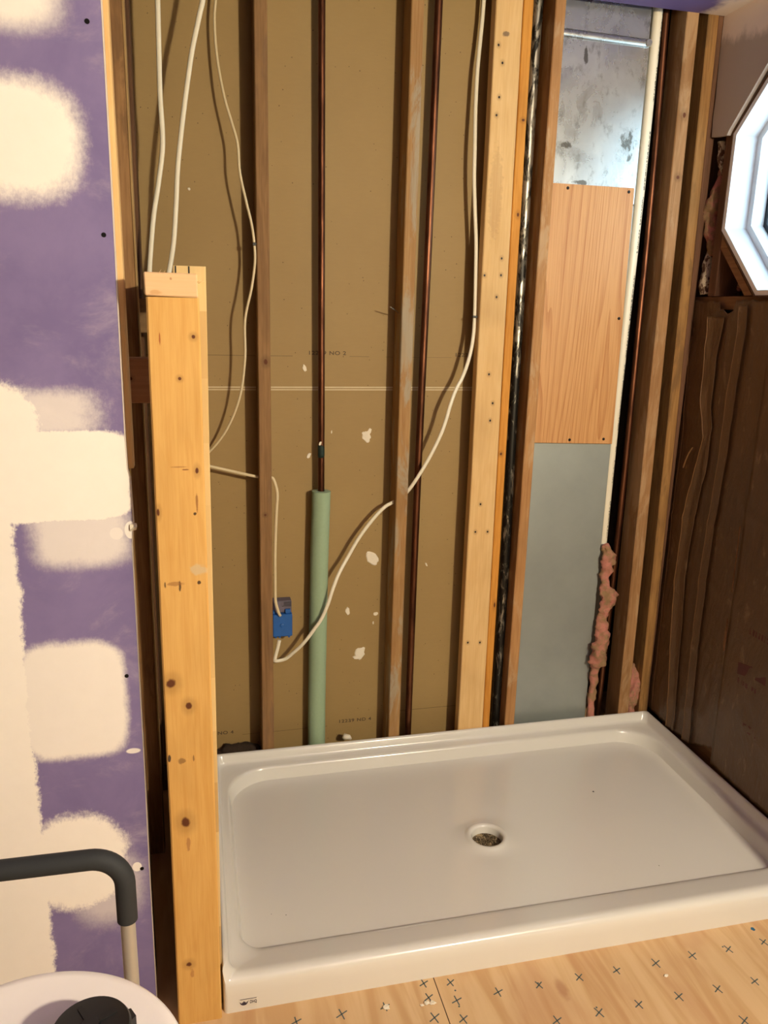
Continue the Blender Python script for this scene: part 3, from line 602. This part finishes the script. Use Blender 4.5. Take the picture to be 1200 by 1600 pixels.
# ------------------------------------------------------------------ cables
def cable(P, rad, squash, mat, label, group=None):
    bm = BM(); tube(bm, smoothpath(P, 5), rad, 10, squash=squash); o = link('cable', bm, mat, smooth=True, auto=60); tag(o, label, 'cable', group); return o
CABLE_A = [(-0.066, -0.020, 2.46), (-0.068, -0.060, 2.209), (-0.070, -0.060, 2.099), (-0.072, -0.060, 1.972), (-0.070, -0.060, 1.892), (-0.073, -0.060, 1.840), (-0.086, -0.060, 1.765), (-0.101, -0.060, 1.688), (-0.113, -0.060, 1.594), (-0.119, -0.060, 1.531), (-0.121, -0.060, 1.496)]
CABLE_B = [(0.070, -0.020, 2.46), (0.042, -0.060, 2.220), (0.028, -0.060, 2.157), (0.008, -0.060, 2.078), (-0.011, -0.060, 1.976), (-0.023, -0.060, 1.903), (-0.036, -0.060, 1.813), (-0.044, -0.060, 1.721), (-0.054, -0.060, 1.628), (-0.068, -0.060, 1.556), (-0.073, -0.060, 1.528)]
CABLE_C = [(0.085, 0.055, 2.46), (0.075, 0.050, 2.260), (0.068, 0.050, 2.187), (0.072, 0.045, 2.097), (0.087, 0.030, 2.004), (0.104, 0.020, 1.942), (0.118, 0.010, 1.887), (0.122, 0.005, 1.817), (0.137, 0.000, 1.745), (0.150, -0.002, 1.689), (0.156, -0.004, 1.640), (0.157, -0.004, 1.591), (0.147, -0.004, 1.524), (0.128, 0.000, 1.438), (0.126, 0.000, 1.334), (0.110, 0.010, 1.226), (0.073, 0.030, 1.132), (0.027, 0.050, 1.068), (-0.010, 0.060, 1.044), (-0.06, 0.06, 1.03)]
CABLE_D = [(-0.10, 0.040, 1.050), (-0.028, 0.030, 1.037), (0.025, 0.030, 1.023), (0.098, 0.030, 1.004), (0.158, 0.030, 0.989), (0.181, 0.030, 0.984), (0.193, 0.030, 0.985), (0.204, 0.030, 0.981), (0.215, 0.030, 0.939), (0.212, 0.030, 0.880), (0.207, 0.030, 0.760), (0.206, 0.030, 0.637), (0.207, 0.030, 0.595), (0.215, 0.027, 0.561), (0.221, 0.0315, 0.547)]
CABLE_G = [(0.217, 0.030, 0.466), (0.212, 0.030, 0.442), (0.203, 0.030, 0.406), (0.205, 0.035, 0.395), (0.235, 0.040, 0.396), (0.260, 0.030, 0.420), (0.292, 0.012, 0.460), (0.325, 0.004, 0.509), (0.345, 0.002, 0.540), (0.364, 0.000, 0.586), (0.381, 0.005, 0.636), (0.402, 0.015, 0.683), (0.434, 0.030, 0.733), (0.464, 0.030, 0.786), (0.503, 0.030, 0.840), (0.543, 0.030, 0.883), (0.573, 0.030, 0.900), (0.603, 0.030, 0.920), (0.620, 0.020, 0.942), (0.644, 0.010, 0.984), (0.676, 0.005, 1.043), (0.706, 0.000, 1.111), (0.722, 0.000, 1.159), (0.732, 0.000, 1.198), (0.751, 0.010, 1.245), (0.773, 0.015, 1.286), (0.790, 0.015, 1.339), (0.801, 0.020, 1.395), (0.805, 0.025, 1.461), (0.803, 0.030, 1.581), (0.801, 0.035, 1.671), (0.793, 0.035, 1.758), (0.786, 0.035, 1.843), (0.783, 0.035, 1.928), (0.783, 0.045, 2.029), (0.785, 0.050, 2.128), (0.791, 0.055, 2.211), (0.795, 0.055, 2.290), (0.797, 0.055, 2.46)]
cable(CABLE_A, 0.0062, 0.6, M_['cable'], 'left white cable of the two dropping down behind the half wall')
cable(CABLE_B, 0.0062, 0.6, M_['cable'], 'right white cable of the two, slanting down to the post top')
cc = cable(CABLE_C, 0.0036, 0.8, M_['cable_old'], 'thin cream cable bowing against the left side of the reddish stud')
bm = BM(); box(bm, 0.1515, 0.1615, -0.010, 0.002, 1.634, 1.642, 0.001); link('staple', bm, M_['black'], cc)
cable(CABLE_D, 0.0045, 0.7, M_['cable_old'], 'cream cable passing through the reddish stud into the blue box')
cg = cable(CABLE_G, 0.0058, 0.65, M_['cable'], 'long white cable sweeping from the blue box up beside the wide board')
bm = BM(); box(bm, 0.7955, 0.8118, 0.016, 0.030, 1.458, 1.464, 0.001); link('staple', bm, M_['black'], cg)

# ------------------------------------------------------------------ blue outlet box
bx = thing('outlet_box', (0.23, 0.06, 0.47), 'blue plastic electrical box fixed to the reddish stud', 'electrical box')
bm = BM(); box(bm, 0.1985, 0.259, 0.038, 0.0885, 0.474, 0.548, 0.002)
lathe(bm, (0, 0, 0), [(0.006, 0.0), (0.006, 0.0025), (0.0035, 0.0035), (0, 0.0035)], 16)
for v in bm.verts:
    if v.co.length < 0.02: v.co = Vector((v.co.x+0.227, 0.038-v.co.z, v.co.y+0.512))
link('box_body', bm, M_['bluebox'], bx)
bm = BM(); box(bm, 0.1985, 0.2585, 0.052, 0.0885, 0.5485, 0.587, 0.002); up = link('box_top', bm, M_['boxdust'], bx)
bm = BM(); box(bm, 0.238, 0.254, 0.043, 0.0515, 0.5485, 0.562, 0.001); link('clamp', bm, M_['bluebox'], up)
bm = BM(); box(bm, 0.199, 0.206, 0.043, 0.0515, 0.5485, 0.560, 0.001); link('clamp', bm, M_['bluebox'], up)
for k in range(4):
    bm = BM(); box(bm, 0.234-0.006*(k == 0), 0.2575, 0.0505, 0.0519, 0.570+k*0.0042, 0.5715+k*0.0042); link('rib', bm, M_['black'], up)
for x in (0.2045, 0.2165, 0.246):
    bm = BM(); box(bm, x, x+0.006, 0.040, 0.05, 0.469, 0.4738, 0.0005); link('lug', bm, M_['bluebox'], bx)

# ------------------------------------------------------------------ shower base
W, D = 1.520, 0.860
DX, DY, DR = 0.749, -0.453, 0.0435
NC, NS = 14, 26
# (inset back, inset sides, inset front, radius, z on the walled sides, z at the curb)
L = [(0, 0, 0, 0.010, 0.0, 0.0), (0, 0, 0, 0.010, 0.055, 0.045), (0, 0, 0, 0.010, 0.106, 0.068), (0.0012, 0.0012, 0.003, 0.011, 0.1095, 0.076), (0.004, 0.004, 0.009, 0.013, 0.111, 0.0815), (0.008, 0.008, 0.018, 0.015, 0.1105, 0.0835),
     (0.0125, 0.0125, 0.026, 0.018, 0.106, 0.0828), (0.0155, 0.0155, 0.032, 0.02, 0.088, 0.0815), (0.019, 0.019, 0.038, 0.022, 0.0815, 0.080), (0.026, 0.026, 0.050, 0.026, 0.0795, 0.0775), (0.040, 0.034, 0.066, 0.085, 0.0775, 0.0735), (0.0455, 0.038, 0.082, 0.112, 0.0765, 0.070), (0.0495, 0.041, 0.096, 0.122, 0.073, 0.066), (0.0515, 0.043, 0.0995, 0.124, 0.068, 0.062), (0.0585, 0.049, 0.1035, 0.124, 0.0400, 0.0400), (0.0600, 0.0505, 0.1055, 0.123, 0.0365, 0.0365), (0.068, 0.058, 0.115, 0.120, 0.0352, 0.0352)]
def loop(ib, isd, ifr, R, zs, zf, z_of=None):
    x0, x1, y0, y1 = isd, W-isd, -D+ifr, -ib; P = []
    wf = lambda a: a*a*(3-2*a)
    F = min(R, 0.052)
    cs = [((x0+F, y0+F), math.pi, 'fl', F), ((x1-F, y0+F), 1.5*math.pi, 'fr', F), ((x1-R, y1-R), 0, 'br', R), ((x0+R, y1-R), 0.5*math.pi, 'bl', R)]

    for ci, (c, a0, nm, R) in enumerate(cs):
        for k in range(NC+1):
            a = a0+0.5*math.pi*k/NC; t = k/NC
            wgt = wf(t) if nm == 'fl' else (wf(1-t) if nm == 'fr' else 0.0)
            P.append((c[0]+R*math.cos(a), c[1]+R*math.sin(a), zs+(zf-zs)*wgt))
        nx = cs[(ci+1) % 4]; p = P[-1]; a1 = nx[1]; q = (nx[0][0]+nx[3]*math.cos(a1), nx[0][1]+nx[3]*math.sin(a1))
        for k in range(1, NS):
            t = k/NS; P.append((p[0]+(q[0]-p[0])*t, p[1]+(q[1]-p[1])*t, zf if nm == 'fl' else zs))
    return P
bm = BM(); loops = [loop(*l) for l in L]
last = loops[-1]; NK = 14
ctr = Vector((DX, DY, 0))
rim = [(0.066, 0.0335), (0.060, 0.0360), (0.055, 0.0385), (0.050, 0.0382), (0.0455, 0.0360), (DR, 0.031), (DR, 0.006)]
angs = [math.atan2(p[1]-DY, p[0]-DX) for p in last]
for k in range(1, NK):
    t = k/NK; row = []
    for p, a in zip(last, angs):
        cx, cy = DX+rim[0][0]*math.cos(a), DY+rim[0][0]*math.sin(a)
        row.append((p[0]+(cx-p[0])*t, p[1]+(cy-p[1])*t, p[2]+(0.0315-p[2])*min(1, t*1.05)))
    loops.append(row)
for R, z in rim: loops.append([(DX+R*math.cos(a), DY+R*math.sin(a), z) for a in angs])
V = [[bm.verts.new((p[0]+0.0015, p[1]-0.001, p[2])) for p in row] for row in loops]; n = len(V[0])
for A, B in zip(V, V[1:]):
    for i in range(n):
        fa = bm.faces.new([A[i], A[(i+1)%n], B[(i+1)%n], B[i]]); fa.smooth = True
sb = thing('shower_base', (0.76, -0.43, 0), 'white rectangular acrylic shower base with a round drain hole', 'shower base')
link('basin', bm, M_['acrylic'], sb, smooth=True, auto=50)
bm = BM(); lathe(bm, (DX+0.0015, DY-0.001, 0.0), [(0, 0.012), (0.0428, 0.0125), (0.0428, 0.003), (0, 0.003)], 40)
link('drain_grate', bm, M_['drainfibre'], sb)
bm = BM(); random.seed(3)
for i in range(70):
    a = random.uniform(0, 6.28); rr = 0.036*math.sqrt(random.random()); q = random.uniform(0.6, 2.4)
    x, y = DX+rr*math.cos(a), DY+rr*math.sin(a); Ln = random.uniform(0.008, 0.018)
    P = [(x-Ln*math.cos(q), y-Ln*math.sin(q), 0.0135), (x, y, 0.0165+random.uniform(0, 0.003)), (x+Ln*math.cos(q), y+Ln*math.sin(q), 0.0135)]
    if all((p[0]-DX)**2+(p[1]-DY)**2 < 0.040**2 for p in P): tube(bm, P, 0.0005, 4)
o = link('drain_fibres', bm, M_['drainfibre'], sb); o['kind'] = 'stuff'
bm = BM(); prism(bm, [(0.0330, 0.0105), (0.0345, 0.0085), (0.0745, 0.0085), (0.0745, 0.0325), (0.0330, 0.0325)], lambda p, t: (p[0], t, p[1]), -0.8614, -0.8610); lb = link('maker_label', bm, M_['sticker'], sb)
bm = BM(); box(bm, 0.0365, 0.0715, -0.8618, -0.8614, 0.0300, 0.0312)
# little bowl shaped emblem with a crown of petals
def yz(pts): prism(bm, pts, lambda p, t: (p[0], t, p[1]), -0.8618, -0.8614)
cx, cz = 0.0445, 0.0205
arc = [(cx+0.0078*math.cos(math.radians(a)), cz+0.0015+0.0068*math.sin(math.radians(a))) for a in range(190, 351, 16)]
arc2 = [(cx+0.0060*math.cos(math.radians(a)), cz+0.0022+0.0042*math.sin(math.radians(a))) for a in range(350, 189, -16)]
yz(arc+arc2); yz([(cx-0.0092, cz+0.0045), (cx-0.0076, cz-0.0005), (cx-0.0055, cz+0.0005)]); yz([(cx+0.0102, cz+0.0060), (cx+0.0072, cz-0.0005), (cx+0.0050, cz+0.0010)])
yz([(cx-0.0042, cz-0.001), (cx-0.0042, cz+0.0025), (cx-0.002, cz+0.0022), (cx, cz+0.0060), (cx+0.002, cz+0.0022), (cx+0.0042, cz+0.0025), (cx+0.0042, cz-0.001), (cx, cz-0.003)])
link('label_emblem', bm, M_['ink'], lb)
text('label_lettering', 'DHQ', 0.0105, (0.0645, -0.8616, 0.0215), FACE_FRONT, M_['ink'], lb, sx=0.62)
for (x, y, rr) in ((1.154, -0.315, 0.0028), (1.166, -0.664, 0.0013), (0.16, -0.64, 0.0012), (0.125, -0.63, 0.001)):
    bm = BM(); lathe(bm, (x, y, 0.0345), [(0, 0.0014), (rr*0.6, 0.001), (rr, 0.0)], 10); link('speck', bm, M_['ink'], sb)

# ------------------------------------------------------------------ right wall: framing and kraft faced insulation
stud(M_['w_rw'], (1.527, 1.62), (1.527, 1.62), 'reddish framing stud deep in the corner behind the pink insulation', y0=0.050, y1=0.0885, z0=0.0, z1=2.46)
stud(M_['w_rw'], (1.5245, 1.5265), (1.4935, 1.5265), 'dark strip of stud between the mottled corner stud and the window wall', y0=0.006, y1=0.088)
stud(M_['w_rw'], (1.530, 1.62), (1.530, 1.62), 'framing stud close beside the left edge of the window', y0=-0.0830, y1=-0.046, z0=1.5395, z1=2.46)
bm = BM(); box(bm, 1.546, 1.62, -0.80, 0.048, 1.499, 1.5385, 0.002); tag(link('window_sill_framing', bm, M_['w_rh']), 'horizontal framing board under the octagonal window', 'framing board')
# diagonal brace
bm = BM()
a, b, wd_ = Vector((-0.118, 1.712)), Vector((-0.262, 1.541)), 0.034
dn = (b-a).normalized(); nn = Vector((dn.y, -dn.x))*-wd_
Q = [a, b, b+Vector((-0.040, 0)), a+Vector((-0.003, -0.030))]
Q = [(-0.0845, 1.712), (-0.0845, 1.676), (-0.2200, 1.5395), (-0.2540, 1.5395)]
prism(bm, [(y, z) for y, z in Q], lambda p, t: (t, p[0], p[1]), 1.530, 1.60); tag(link('corner_brace', bm, M_['w_rh']), 'diagonal wood brace below the lower left side of the window', 'brace')
def lump(P, rad, name, mat, label, cat, seed=0, amp=0.6, n=22, sub=7, squash=0.8):
    S = smoothpath(P, sub); R = smoothpath([(q, 0, 0) for q in rad], sub); R = [max(0.002, v.x) for v in R]
    bm = BM(); tube(bm, S, R, n, squash=squash, fn=lambda v, p, i: v+(v-p)*(amp*(noise.noise(v*46+Vector((seed, 0, 0)))+0.6*noise.noise(v*110))))
    o = link(name, bm, mat, smooth=True); tag(o, label, cat); return o
lump([(1.304, 0.016, 0.735), (1.314, 0.014, 0.70), (1.318, 0.010, 0.675), (1.312, 0.012, 0.63), (1.315, 0.010, 0.58), (1.328, 0.004, 0.545), (1.318, 0.008, 0.50), (1.313, 0.010, 0.45), (1.318, 0.002, 0.41), (1.310, -0.002, 0.365), (1.306, 0.002, 0.32), (1.308, 0.014, 0.27), (1.309, 0.018, 0.18), (1.308, 0.018, 0.09)],
     [0.008, 0.022, 0.024, 0.016, 0.018, 0.026, 0.018, 0.018, 0.022, 0.028, 0.026, 0.015, 0.013, 0.013], 'insulation_strip', M_['pink'], 'tattered strip of pink insulation hanging at the duct edge', 'insulation', 1)
lump([(1.468, 0.045, 0.275), (1.474, 0.035, 0.235), (1.474, 0.028, 0.19), (1.470, 0.030, 0.13), (1.470, 0.03, 0.06)], [0.008, 0.017, 0.024, 0.022, 0.02], 'insulation_wad', M_['pink'], 'pink insulation wad between the two rough studs in the corner', 'insulation', 4, 0.7)
lump([(1.56, -0.005, 1.93), (1.556, -0.008, 1.88), (1.55, -0.004, 1.82), (1.548, 0.008, 1.78), (1.552, -0.004, 1.72), (1.555, -0.012, 1.66)], [0.008, 0.014, 0.026, 0.027, 0.022, 0.010], 'insulation_tuft', M_['pink'], 'pink insulation tuft squeezed in the slot beside the window', 'insulation', 7, 0.4)
lump([(1.60, -0.10, 1.56), (1.598, -0.13, 1.572), (1.60, -0.155, 1.565), (1.605, -0.18, 1.553)], [0.010, 0.020, 0.018, 0.006], 'insulation_clump', M_['pink'], 'pink insulation clump under the window, left of the diagonal brace', 'insulation', 9, 0.5)
lump([(1.548, -0.016, 1.546), (1.546, -0.012, 1.58), (1.548, -0.006, 1.63), (1.550, -0.004, 1.675)], [0.021, 0.021, 0.017, 0.008], 'foam_bead', M_['flake'], 'flaky off-white foam bead low in the slot beside the window', 'foam', 11, 0.25)
lump([(1.552, -0.020, 1.89), (1.548, -0.016, 1.93), (1.545, -0.012, 1.985)], [0.004, 0.013, 0.014], 'foam_bead', M_['flake'], 'flaky grey foam bead just under the corner of the drywall', 'foam', 13, 0.25)
# kraft facing, a wrinkled sheet per batt with turned up flanges
def lerpf(T, z):
    T = sorted(T)
    if z <= T[0][0]: return T[0][1]
    for (a, va), (b, vb) in zip(T, T[1:]):
        if z <= b: return va+(vb-va)*(z-a)/(b-a)
    return T[-1][1]
F1 = [(1.487, -0.108), (1.277, -0.113), (1.216, -0.122), (1.113, -0.150), (0.960, -0.118), (0.933, -0.110), (0.834, -0.102), (0.649, -0.096), (0.472, -0.106), (0.257, -0.134), (0.152, -0.148)]
F1r = [(1.470, -0.165), (1.357, -0.150), (1.205, -0.150), (1.148, -0.171), (1.01, -0.165), (0.901, -0.145), (0.748, -0.128), (0.532, -0.135), (0.356, -0.147), (0.271, -0.155), (0.157, -0.172)]
F2 = [(1.517, -0.245), (1.436, -0.248), (1.252, -0.238), (1.08, -0.238), (0.985, -0.233), (0.733, -0.218), (0.54, -0.217), (0.304, -0.227), (0.154, -0.236)]
def sheet(bm, yf0, yf1, z0, z1, xf, ny=40, nz=150, top=None, bot=None):
    G = []
    for j in range(nz+1):
        row = []
        for i in range(ny+1):
            k = j/nz; z = z0+(z1-z0)*k; ya, yb = yf0(z), yf1(z); y = ya+(yb-ya)*i/ny
            zt = top(y) if top else z1; zb = bot(y) if bot else z0
            z = zb+(zt-zb)*k
            row.append(bm.verts.new((xf(y, z), y, z)))
        G.append(row)
    for j in range(nz):
        for i in range(ny):
            fa = bm.faces.new([G[j][i], G[j][i+1], G[j+1][i+1], G[j+1][i]]); fa.smooth = True
    return G
def wr(y, z, k=1.0): return k*(0.0050*noise.noise((y*7, z*3.6, 1.3))+0.0020*noise.noise((y*18, z*12, 5))+0.0016*noise.noise((y*70, z*22, 9))-0.0045*max(0, 1-abs(noise.noise((y*5+z*1.7, z*3.1-y*2, 4.2)))*7)**2)
def thick(bm, t=0.0012):
    bmesh.ops.recalc_face_normals(bm, faces=bm.faces)
    bmesh.ops.solidify(bm, geom=list(bm.faces), thickness=t)
ka = thing('insulation_batt', (1.56, -0.21, 0.05), 'brown paper-faced insulation batt with folded flanges beside the corner stud', 'insulation')
topA = lambda y: 1.525+0.012*noise.noise((y*30, 1, 2)) - (0.030 if -0.205 < y < -0.135 else 0)
botA = lambda y: 0.112 if y > -0.26 else 0.112+min(0.05, (-0.26-y)*0.45)+0.008*noise.noise((y*90, 3, 3))
bm = BM(); sheet(bm, lambda z: 0.002, lambda z: -0.385, 0.112, 1.52, lambda y, z: 1.520+wr(y, z, 0.8), 60, 170, topA, botA); thick(bm)
link('paper_facing', bm, M_['kraft'], ka)
# first flange: torn, wavy, pulling away from the sheet
bm = BM(); sheet(bm, lambda z: lerpf(F1, z), lambda z: lerpf(F1r, z)-0.012, 0.118, 1.478, lambda y, z: 1.5165-0.008*max(0, 1-abs((y-lerpf(F1, z))/0.02))-0.004+wr(y, z, 0.9), 12, 170); thick(bm)
link('torn_flange', bm, M_['kraft'], ka)
bm = BM(); tube(bm, [(1.5035+wr(lerpf(F1, z), z, 0.9), lerpf(F1, z)-0.001, z) for z in [0.118+1.36*i/150 for i in range(151)]], 0.0016, 6); link('folded_edge', bm, M_['kraft_edge'], ka, smooth=True)
bm = BM(); sheet(bm, lambda z: lerpf(F2, z), lambda z: lerpf(F2, z)-0.030, 0.118, 1.512, lambda y, z: 1.5105-0.005*max(0, 1-abs((y-lerpf(F2, z))/0.03))+wr(y, z, 0.7), 10, 170); thick(bm)
link('flange', bm, M_['kraft'], ka)
bm = BM(); tube(bm, [(1.5050+wr(lerpf(F2, z), z, 0.7), lerpf(F2, z)-0.001, z) for z in [0.118+1.394*i/150 for i in range(151)]], 0.0014, 6); link('folded_edge', bm, M_['kraft_edge'], ka, smooth=True)
bm = BM(); tube(bm, [(1.517+wr(-0.03, z), -0.013-0.022*(1-z/1.5), z) for z in [0.118+1.30*i/60 for i in range(61)]], 0.0014, 6); link('folded_edge', bm, M_['kraft_edge'], ka, smooth=True)
# fibre glass behind the facing
bm = BM(); box(bm, 1.535, 1.605, -0.385, -0.048, 0.176, 1.48); link('glass_fibre', bm, M_['pink'], ka)
for pts in ([(1.508, -0.100, 1.075), (1.505, -0.085, 1.05), (1.505, -0.070, 1.015), (1.508, -0.062, 1.00)],):
    bm = BM(); tube(bm, smoothpath(pts, 5), [0.0012]+[0.0028]*14+[0.001], 6); link('torn_paper_edge', bm, M_['kraft_edge'], ka, smooth=True)
kb = thing('insulation_batt', (1.56, -0.76, 0.05), 'brown paper-faced insulation batt with faded red print at the right edge', 'insulation')
bm = BM(); sheet(bm, lambda z: -0.379, lambda z: -1.17, 0.112, 1.525, lambda y, z: 1.5120+wr(y, z, 0.8), 60, 120, lambda y: 1.522+0.01*noise.noise((y*20, 7, 2))); thick(bm)
def yzx(pts): prism(bm, pts, lambda p, t: (1.5107+wr(p[0], p[1], 0.8)+t, p[0], p[1]), 0.0, 0.001, 1)
link_pts = [[(-0.443, 0.490), (-0.505, 0.503), (-0.508, 0.470), (-0.447, 0.455)], [(-0.518, 0.50), (-0.56, 0.50), (-0.56, 0.47), (-0.52, 0.47)]]
for q in link_pts: yzx(q)
for i in range(7):
    y = -0.452-i*0.012; yzx([(y, 0.445), (y-0.008, 0.444), (y-0.008, 0.428+0.004*(i % 3)), (y, 0.430)])
    yzx([(y-0.02, 0.610), (y-0.027, 0.609), (y-0.027, 0.592), (y-0.02, 0.592)])
for i in range(3):
    y = -0.50-i*0.02; yzx([(y, 0.325), (y-0.014, 0.325), (y-0.014, 0.320), (y-0.005, 0.320), (y-0.005, 0.306), (y-0.014, 0.306), (y-0.014, 0.300), (y, 0.300)])
link('paper_facing', bm, [M_['kraft'], M_['mark_red']], kb)
bm = BM(); box(bm, 1.535, 1.605, -1.145, -0.387, 0.176, 1.49); link('glass_fibre', bm, M_['pink'], kb)
# slivers of bare wood showing at the overlap
bm = BM(); prism(bm, [(-0.3745, 0.888), (-0.3775, 0.80), (-0.3790, 0.687), (-0.3765, 0.80)], lambda p, t: (t, p[0], p[1]), 1.502, 1.506); prism(bm, [(-0.376, 0.600), (-0.3815, 0.545), (-0.3800, 0.498), (-0.3745, 0.52)], lambda p, t: (t, p[0], p[1]), 1.502, 1.506)
link('torn_slit', bm, M_['w_rh'], kb)
bm = BM(); box(bm, 1.554, 1.62, -1.15, -0.05, 0.0, 0.17, 0.002); tag(link('bottom_plate', bm, M_['w_rh']), 'floor plate showing under torn paper at the right of the shower base', 'plate')
for e_ in (ka, kb): e_.location += Vector((0.016, 0.0235, 0))
# debris behind the base and crumbs on the plywood
bm = BM(); tube(bm, smoothpath([(0.02, 0.06, 0.06), (0.06, 0.06, 0.075), (0.11, 0.06, 0.075), (0.145, 0.06, 0.06)], 6), 0.026, 14, squash=0.9, fn=lambda v, p, i: v+(v-p)*0.5*noise.noise(v*60)); o = link('debris_pile', bm, M_['dirt'], smooth=True); tag(o, 'dark crumbly debris on the floor plate behind the half wall corner', 'debris', kind='stuff')
bm = BM(); tube(bm, [(0.425, 0.045, 0.093), (0.432, 0.043, 0.10), (0.445, 0.04, 0.098), (0.452, 0.04, 0.09)], [0.004, 0.011, 0.009, 0.004], 8); o = link('plaster_lump', bm, M_['splat'], smooth=True); tag(o, 'white plaster lump behind the rear rim of the shower base', 'plaster')
for i, (x, y, q) in enumerate(((0.347, -0.918, 0.006), (0.436, -0.925, 0.0045), (0.449, -0.928, 0.005), (0.425, -0.928, 0.003), (0.999, -0.968, 0.004))):
    bm = BM(); bmesh.ops.create_icosphere(bm, subdivisions=2, radius=q)
    for v in bm.verts: v.co = Vector((v.co.x*1.3, v.co.y, v.co.z*0.45))*(1+0.7*noise.noise(v.co*300+Vector((i, 0, 0))))+Vector((x, y, q*0.42))
    lo = min(v.co.z for v in bm.verts)
    for v in bm.verts: v.co.z -= lo-0.0002
    o = link('plaster_crumb', bm, M_['splat']); tag(o, ('white plaster crumb on a marker cross, farthest left of the crumbs', 'slim white crumb in the middle of the three beside the plywood joint', 'white plaster crumb closest to the plywood joint', 'tiniest white crumb, left of the pair beside the plywood joint', 'pale crumb far to the right between two rows of crosses')[i], 'crumb', 'plaster crumbs on the plywood')

# ------------------------------------------------------------------ safety rail and white bin at the lower left
sr = thing('safety_rail', (-0.30, -1.2, 0), 'grab rail with black foam grip on a bare aluminium leg', 'grab rail')
ang = math.radians(4)
corner = Vector((-0.141, -1.202, 0.678))
def bend(c, R, dz_len, dx_len):
    P = [c+Vector((0, 0, -dz_len)), c+Vector((0, 0, -R-0.001))]
    dirx = Vector((-1, 0.02, -0.005)).normalized()
    for k in range(13):
        a = math.pi/2*k/12; P.append(c+Vector((0, 0, -R))+dirx*R+(-dirx*R*math.cos(a))+Vector((0, 0, R*math.sin(a))))
    for k in range(1, 9): P.append(c+dirx*(R+(dx_len-R)*k/8))
    return P
P = bend(corner, 0.048, 0.112, 0.46)
bm = BM(); tube(bm, [P[0]+Vector((0, 0, -0.0015))]+P, [0.0125]+[0.0152]*len(P), 24); link('foam_grip', bm, M_['foamgrip'], sr, smooth=True, auto=50)
bm = BM(); tube(bm, [corner+Vector((0, 0, -0.095)), Vector((corner.x+0.001, corner.y, 0.02))], 0.0112, 20); lg = link('leg', bm, M_['alu'], sr, smooth=True, auto=50)
bm = BM(); lathe(bm, (corner.x+0.001, corner.y, 0), [(0.017, 0), (0.017, 0.008), (0.0135, 0.03), (0.0112, 0.03)], 20); link('rubber_foot', bm, M_['black'], lg, smooth=True, auto=40)
bm = BM(); tube(bm, [P[-1]+Vector((0.02, 0, 0)), P[-1]+Vector((-0.03, 0, -0.006)), P[-1]+Vector((-0.06, 0, -0.04)), Vector((P[-1].x-0.06, P[-1].y, 0.0))], 0.0112, 20); link('leg', bm, M_['alu'], sr, smooth=True, auto=50)
BX, BY, BZ, BR = -0.236, -1.505, 0.600, 0.191
tb = thing('lidded_bin', (BX, BY, 0), 'round white plastic bin with a flat lid, in front of the purple board', 'bin')
bm = BM(); lathe(bm, (BX, BY, 0), [(0, 0.0), (0.150, 0.0), (0.158, 0.006), (0.180, 0.572), (0, 0.572)], 72); link('bin_body', bm, M_['white_plastic'], tb, smooth=True, auto=40)
bm = BM(); lathe(bm, (BX, BY, 0), [(0.1815, 0.555), (0.1895, 0.557), (0.1905, 0.585), (0.189, 0.595), (0.184, 0.600), (0.174, 0.6005), (0.165, 0.598), (0.12, 0.5985), (0, 0.5985)], 96); ld = link('lid', bm, M_['white_plastic'], tb, smooth=True, auto=45)
# black round cap with lugs
cxp, cyp = -0.160, -1.462
cp = thing('round_cap', (cxp, cyp, 0.5985), 'black round plastic cap with lugs lying on the white lid', 'cap')
bm = BM(); lathe(bm, (cxp, cyp, 0.5988), [(0, 0), (0.050, 0), (0.0505, 0.012), (0.048, 0.020), (0.0465, 0.040), (0.044, 0.0445), (0.030, 0.047), (0.012, 0.047), (0.010, 0.050), (0, 0.050)], 48); link('cap_body', bm, M_['black'], cp, smooth=True, auto=35)
for k, a in enumerate((30, 80, 235)):
    bm = BM(); a = math.radians(a); c, sn = math.cos(a), math.sin(a)
    pts = [(0.044, -0.010), (0.0535, -0.007), (0.0535, 0.007), (0.044, 0.010)]
    prism(bm, [(cxp+p[0]*c-p[1]*sn, cyp+p[0]*sn+p[1]*c) for p in pts], lambda p, t: (p[0], p[1], t), 0.606, 0.628); link('lug', bm, M_['black'], cp)
bm = BM()
for a in (0.5, 2.07):
    c, sn = math.cos(a), math.sin(a); prism(bm, [(cxp+x*c-y*sn, cyp+x*sn+y*c) for x, y in ((-0.032, -0.003), (0.032, -0.003), (0.032, 0.003), (-0.032, 0.003))], lambda p, t: (p[0], p[1], t), 0.6405, 0.6475)
link('cross_rib', bm, M_['black'], cp)

# ------------------------------------------------------------------ the lamp of the room, above and behind the camera
cl_ = thing('ceiling_light', (LAMP_POS[0], LAMP_POS[1], CZ), 'ceiling light with a round bare globe hanging behind the camera', 'ceiling light')
bm = BM(); lathe(bm, (LAMP_POS[0], LAMP_POS[1], CZ), [(0, 0), (0.06, 0), (0.058, -0.02), (0.02, -0.03), (0.012, -0.04), (0.012, -(CZ-LAMP_POS[2]-LAMP_R*0.97)), (0.0, -(CZ-LAMP_POS[2]-LAMP_R*0.97))], 32); link('canopy', bm, M_['steel'], cl_, smooth=True, auto=40)
bm = BM(); bmesh.ops.create_uvsphere(bm, u_segments=24, v_segments=14, radius=LAMP_R)
for v in bm.verts: v.co += Vector(LAMP_POS)
link('globe', bm, M_['lamp'], cl_, smooth=True)
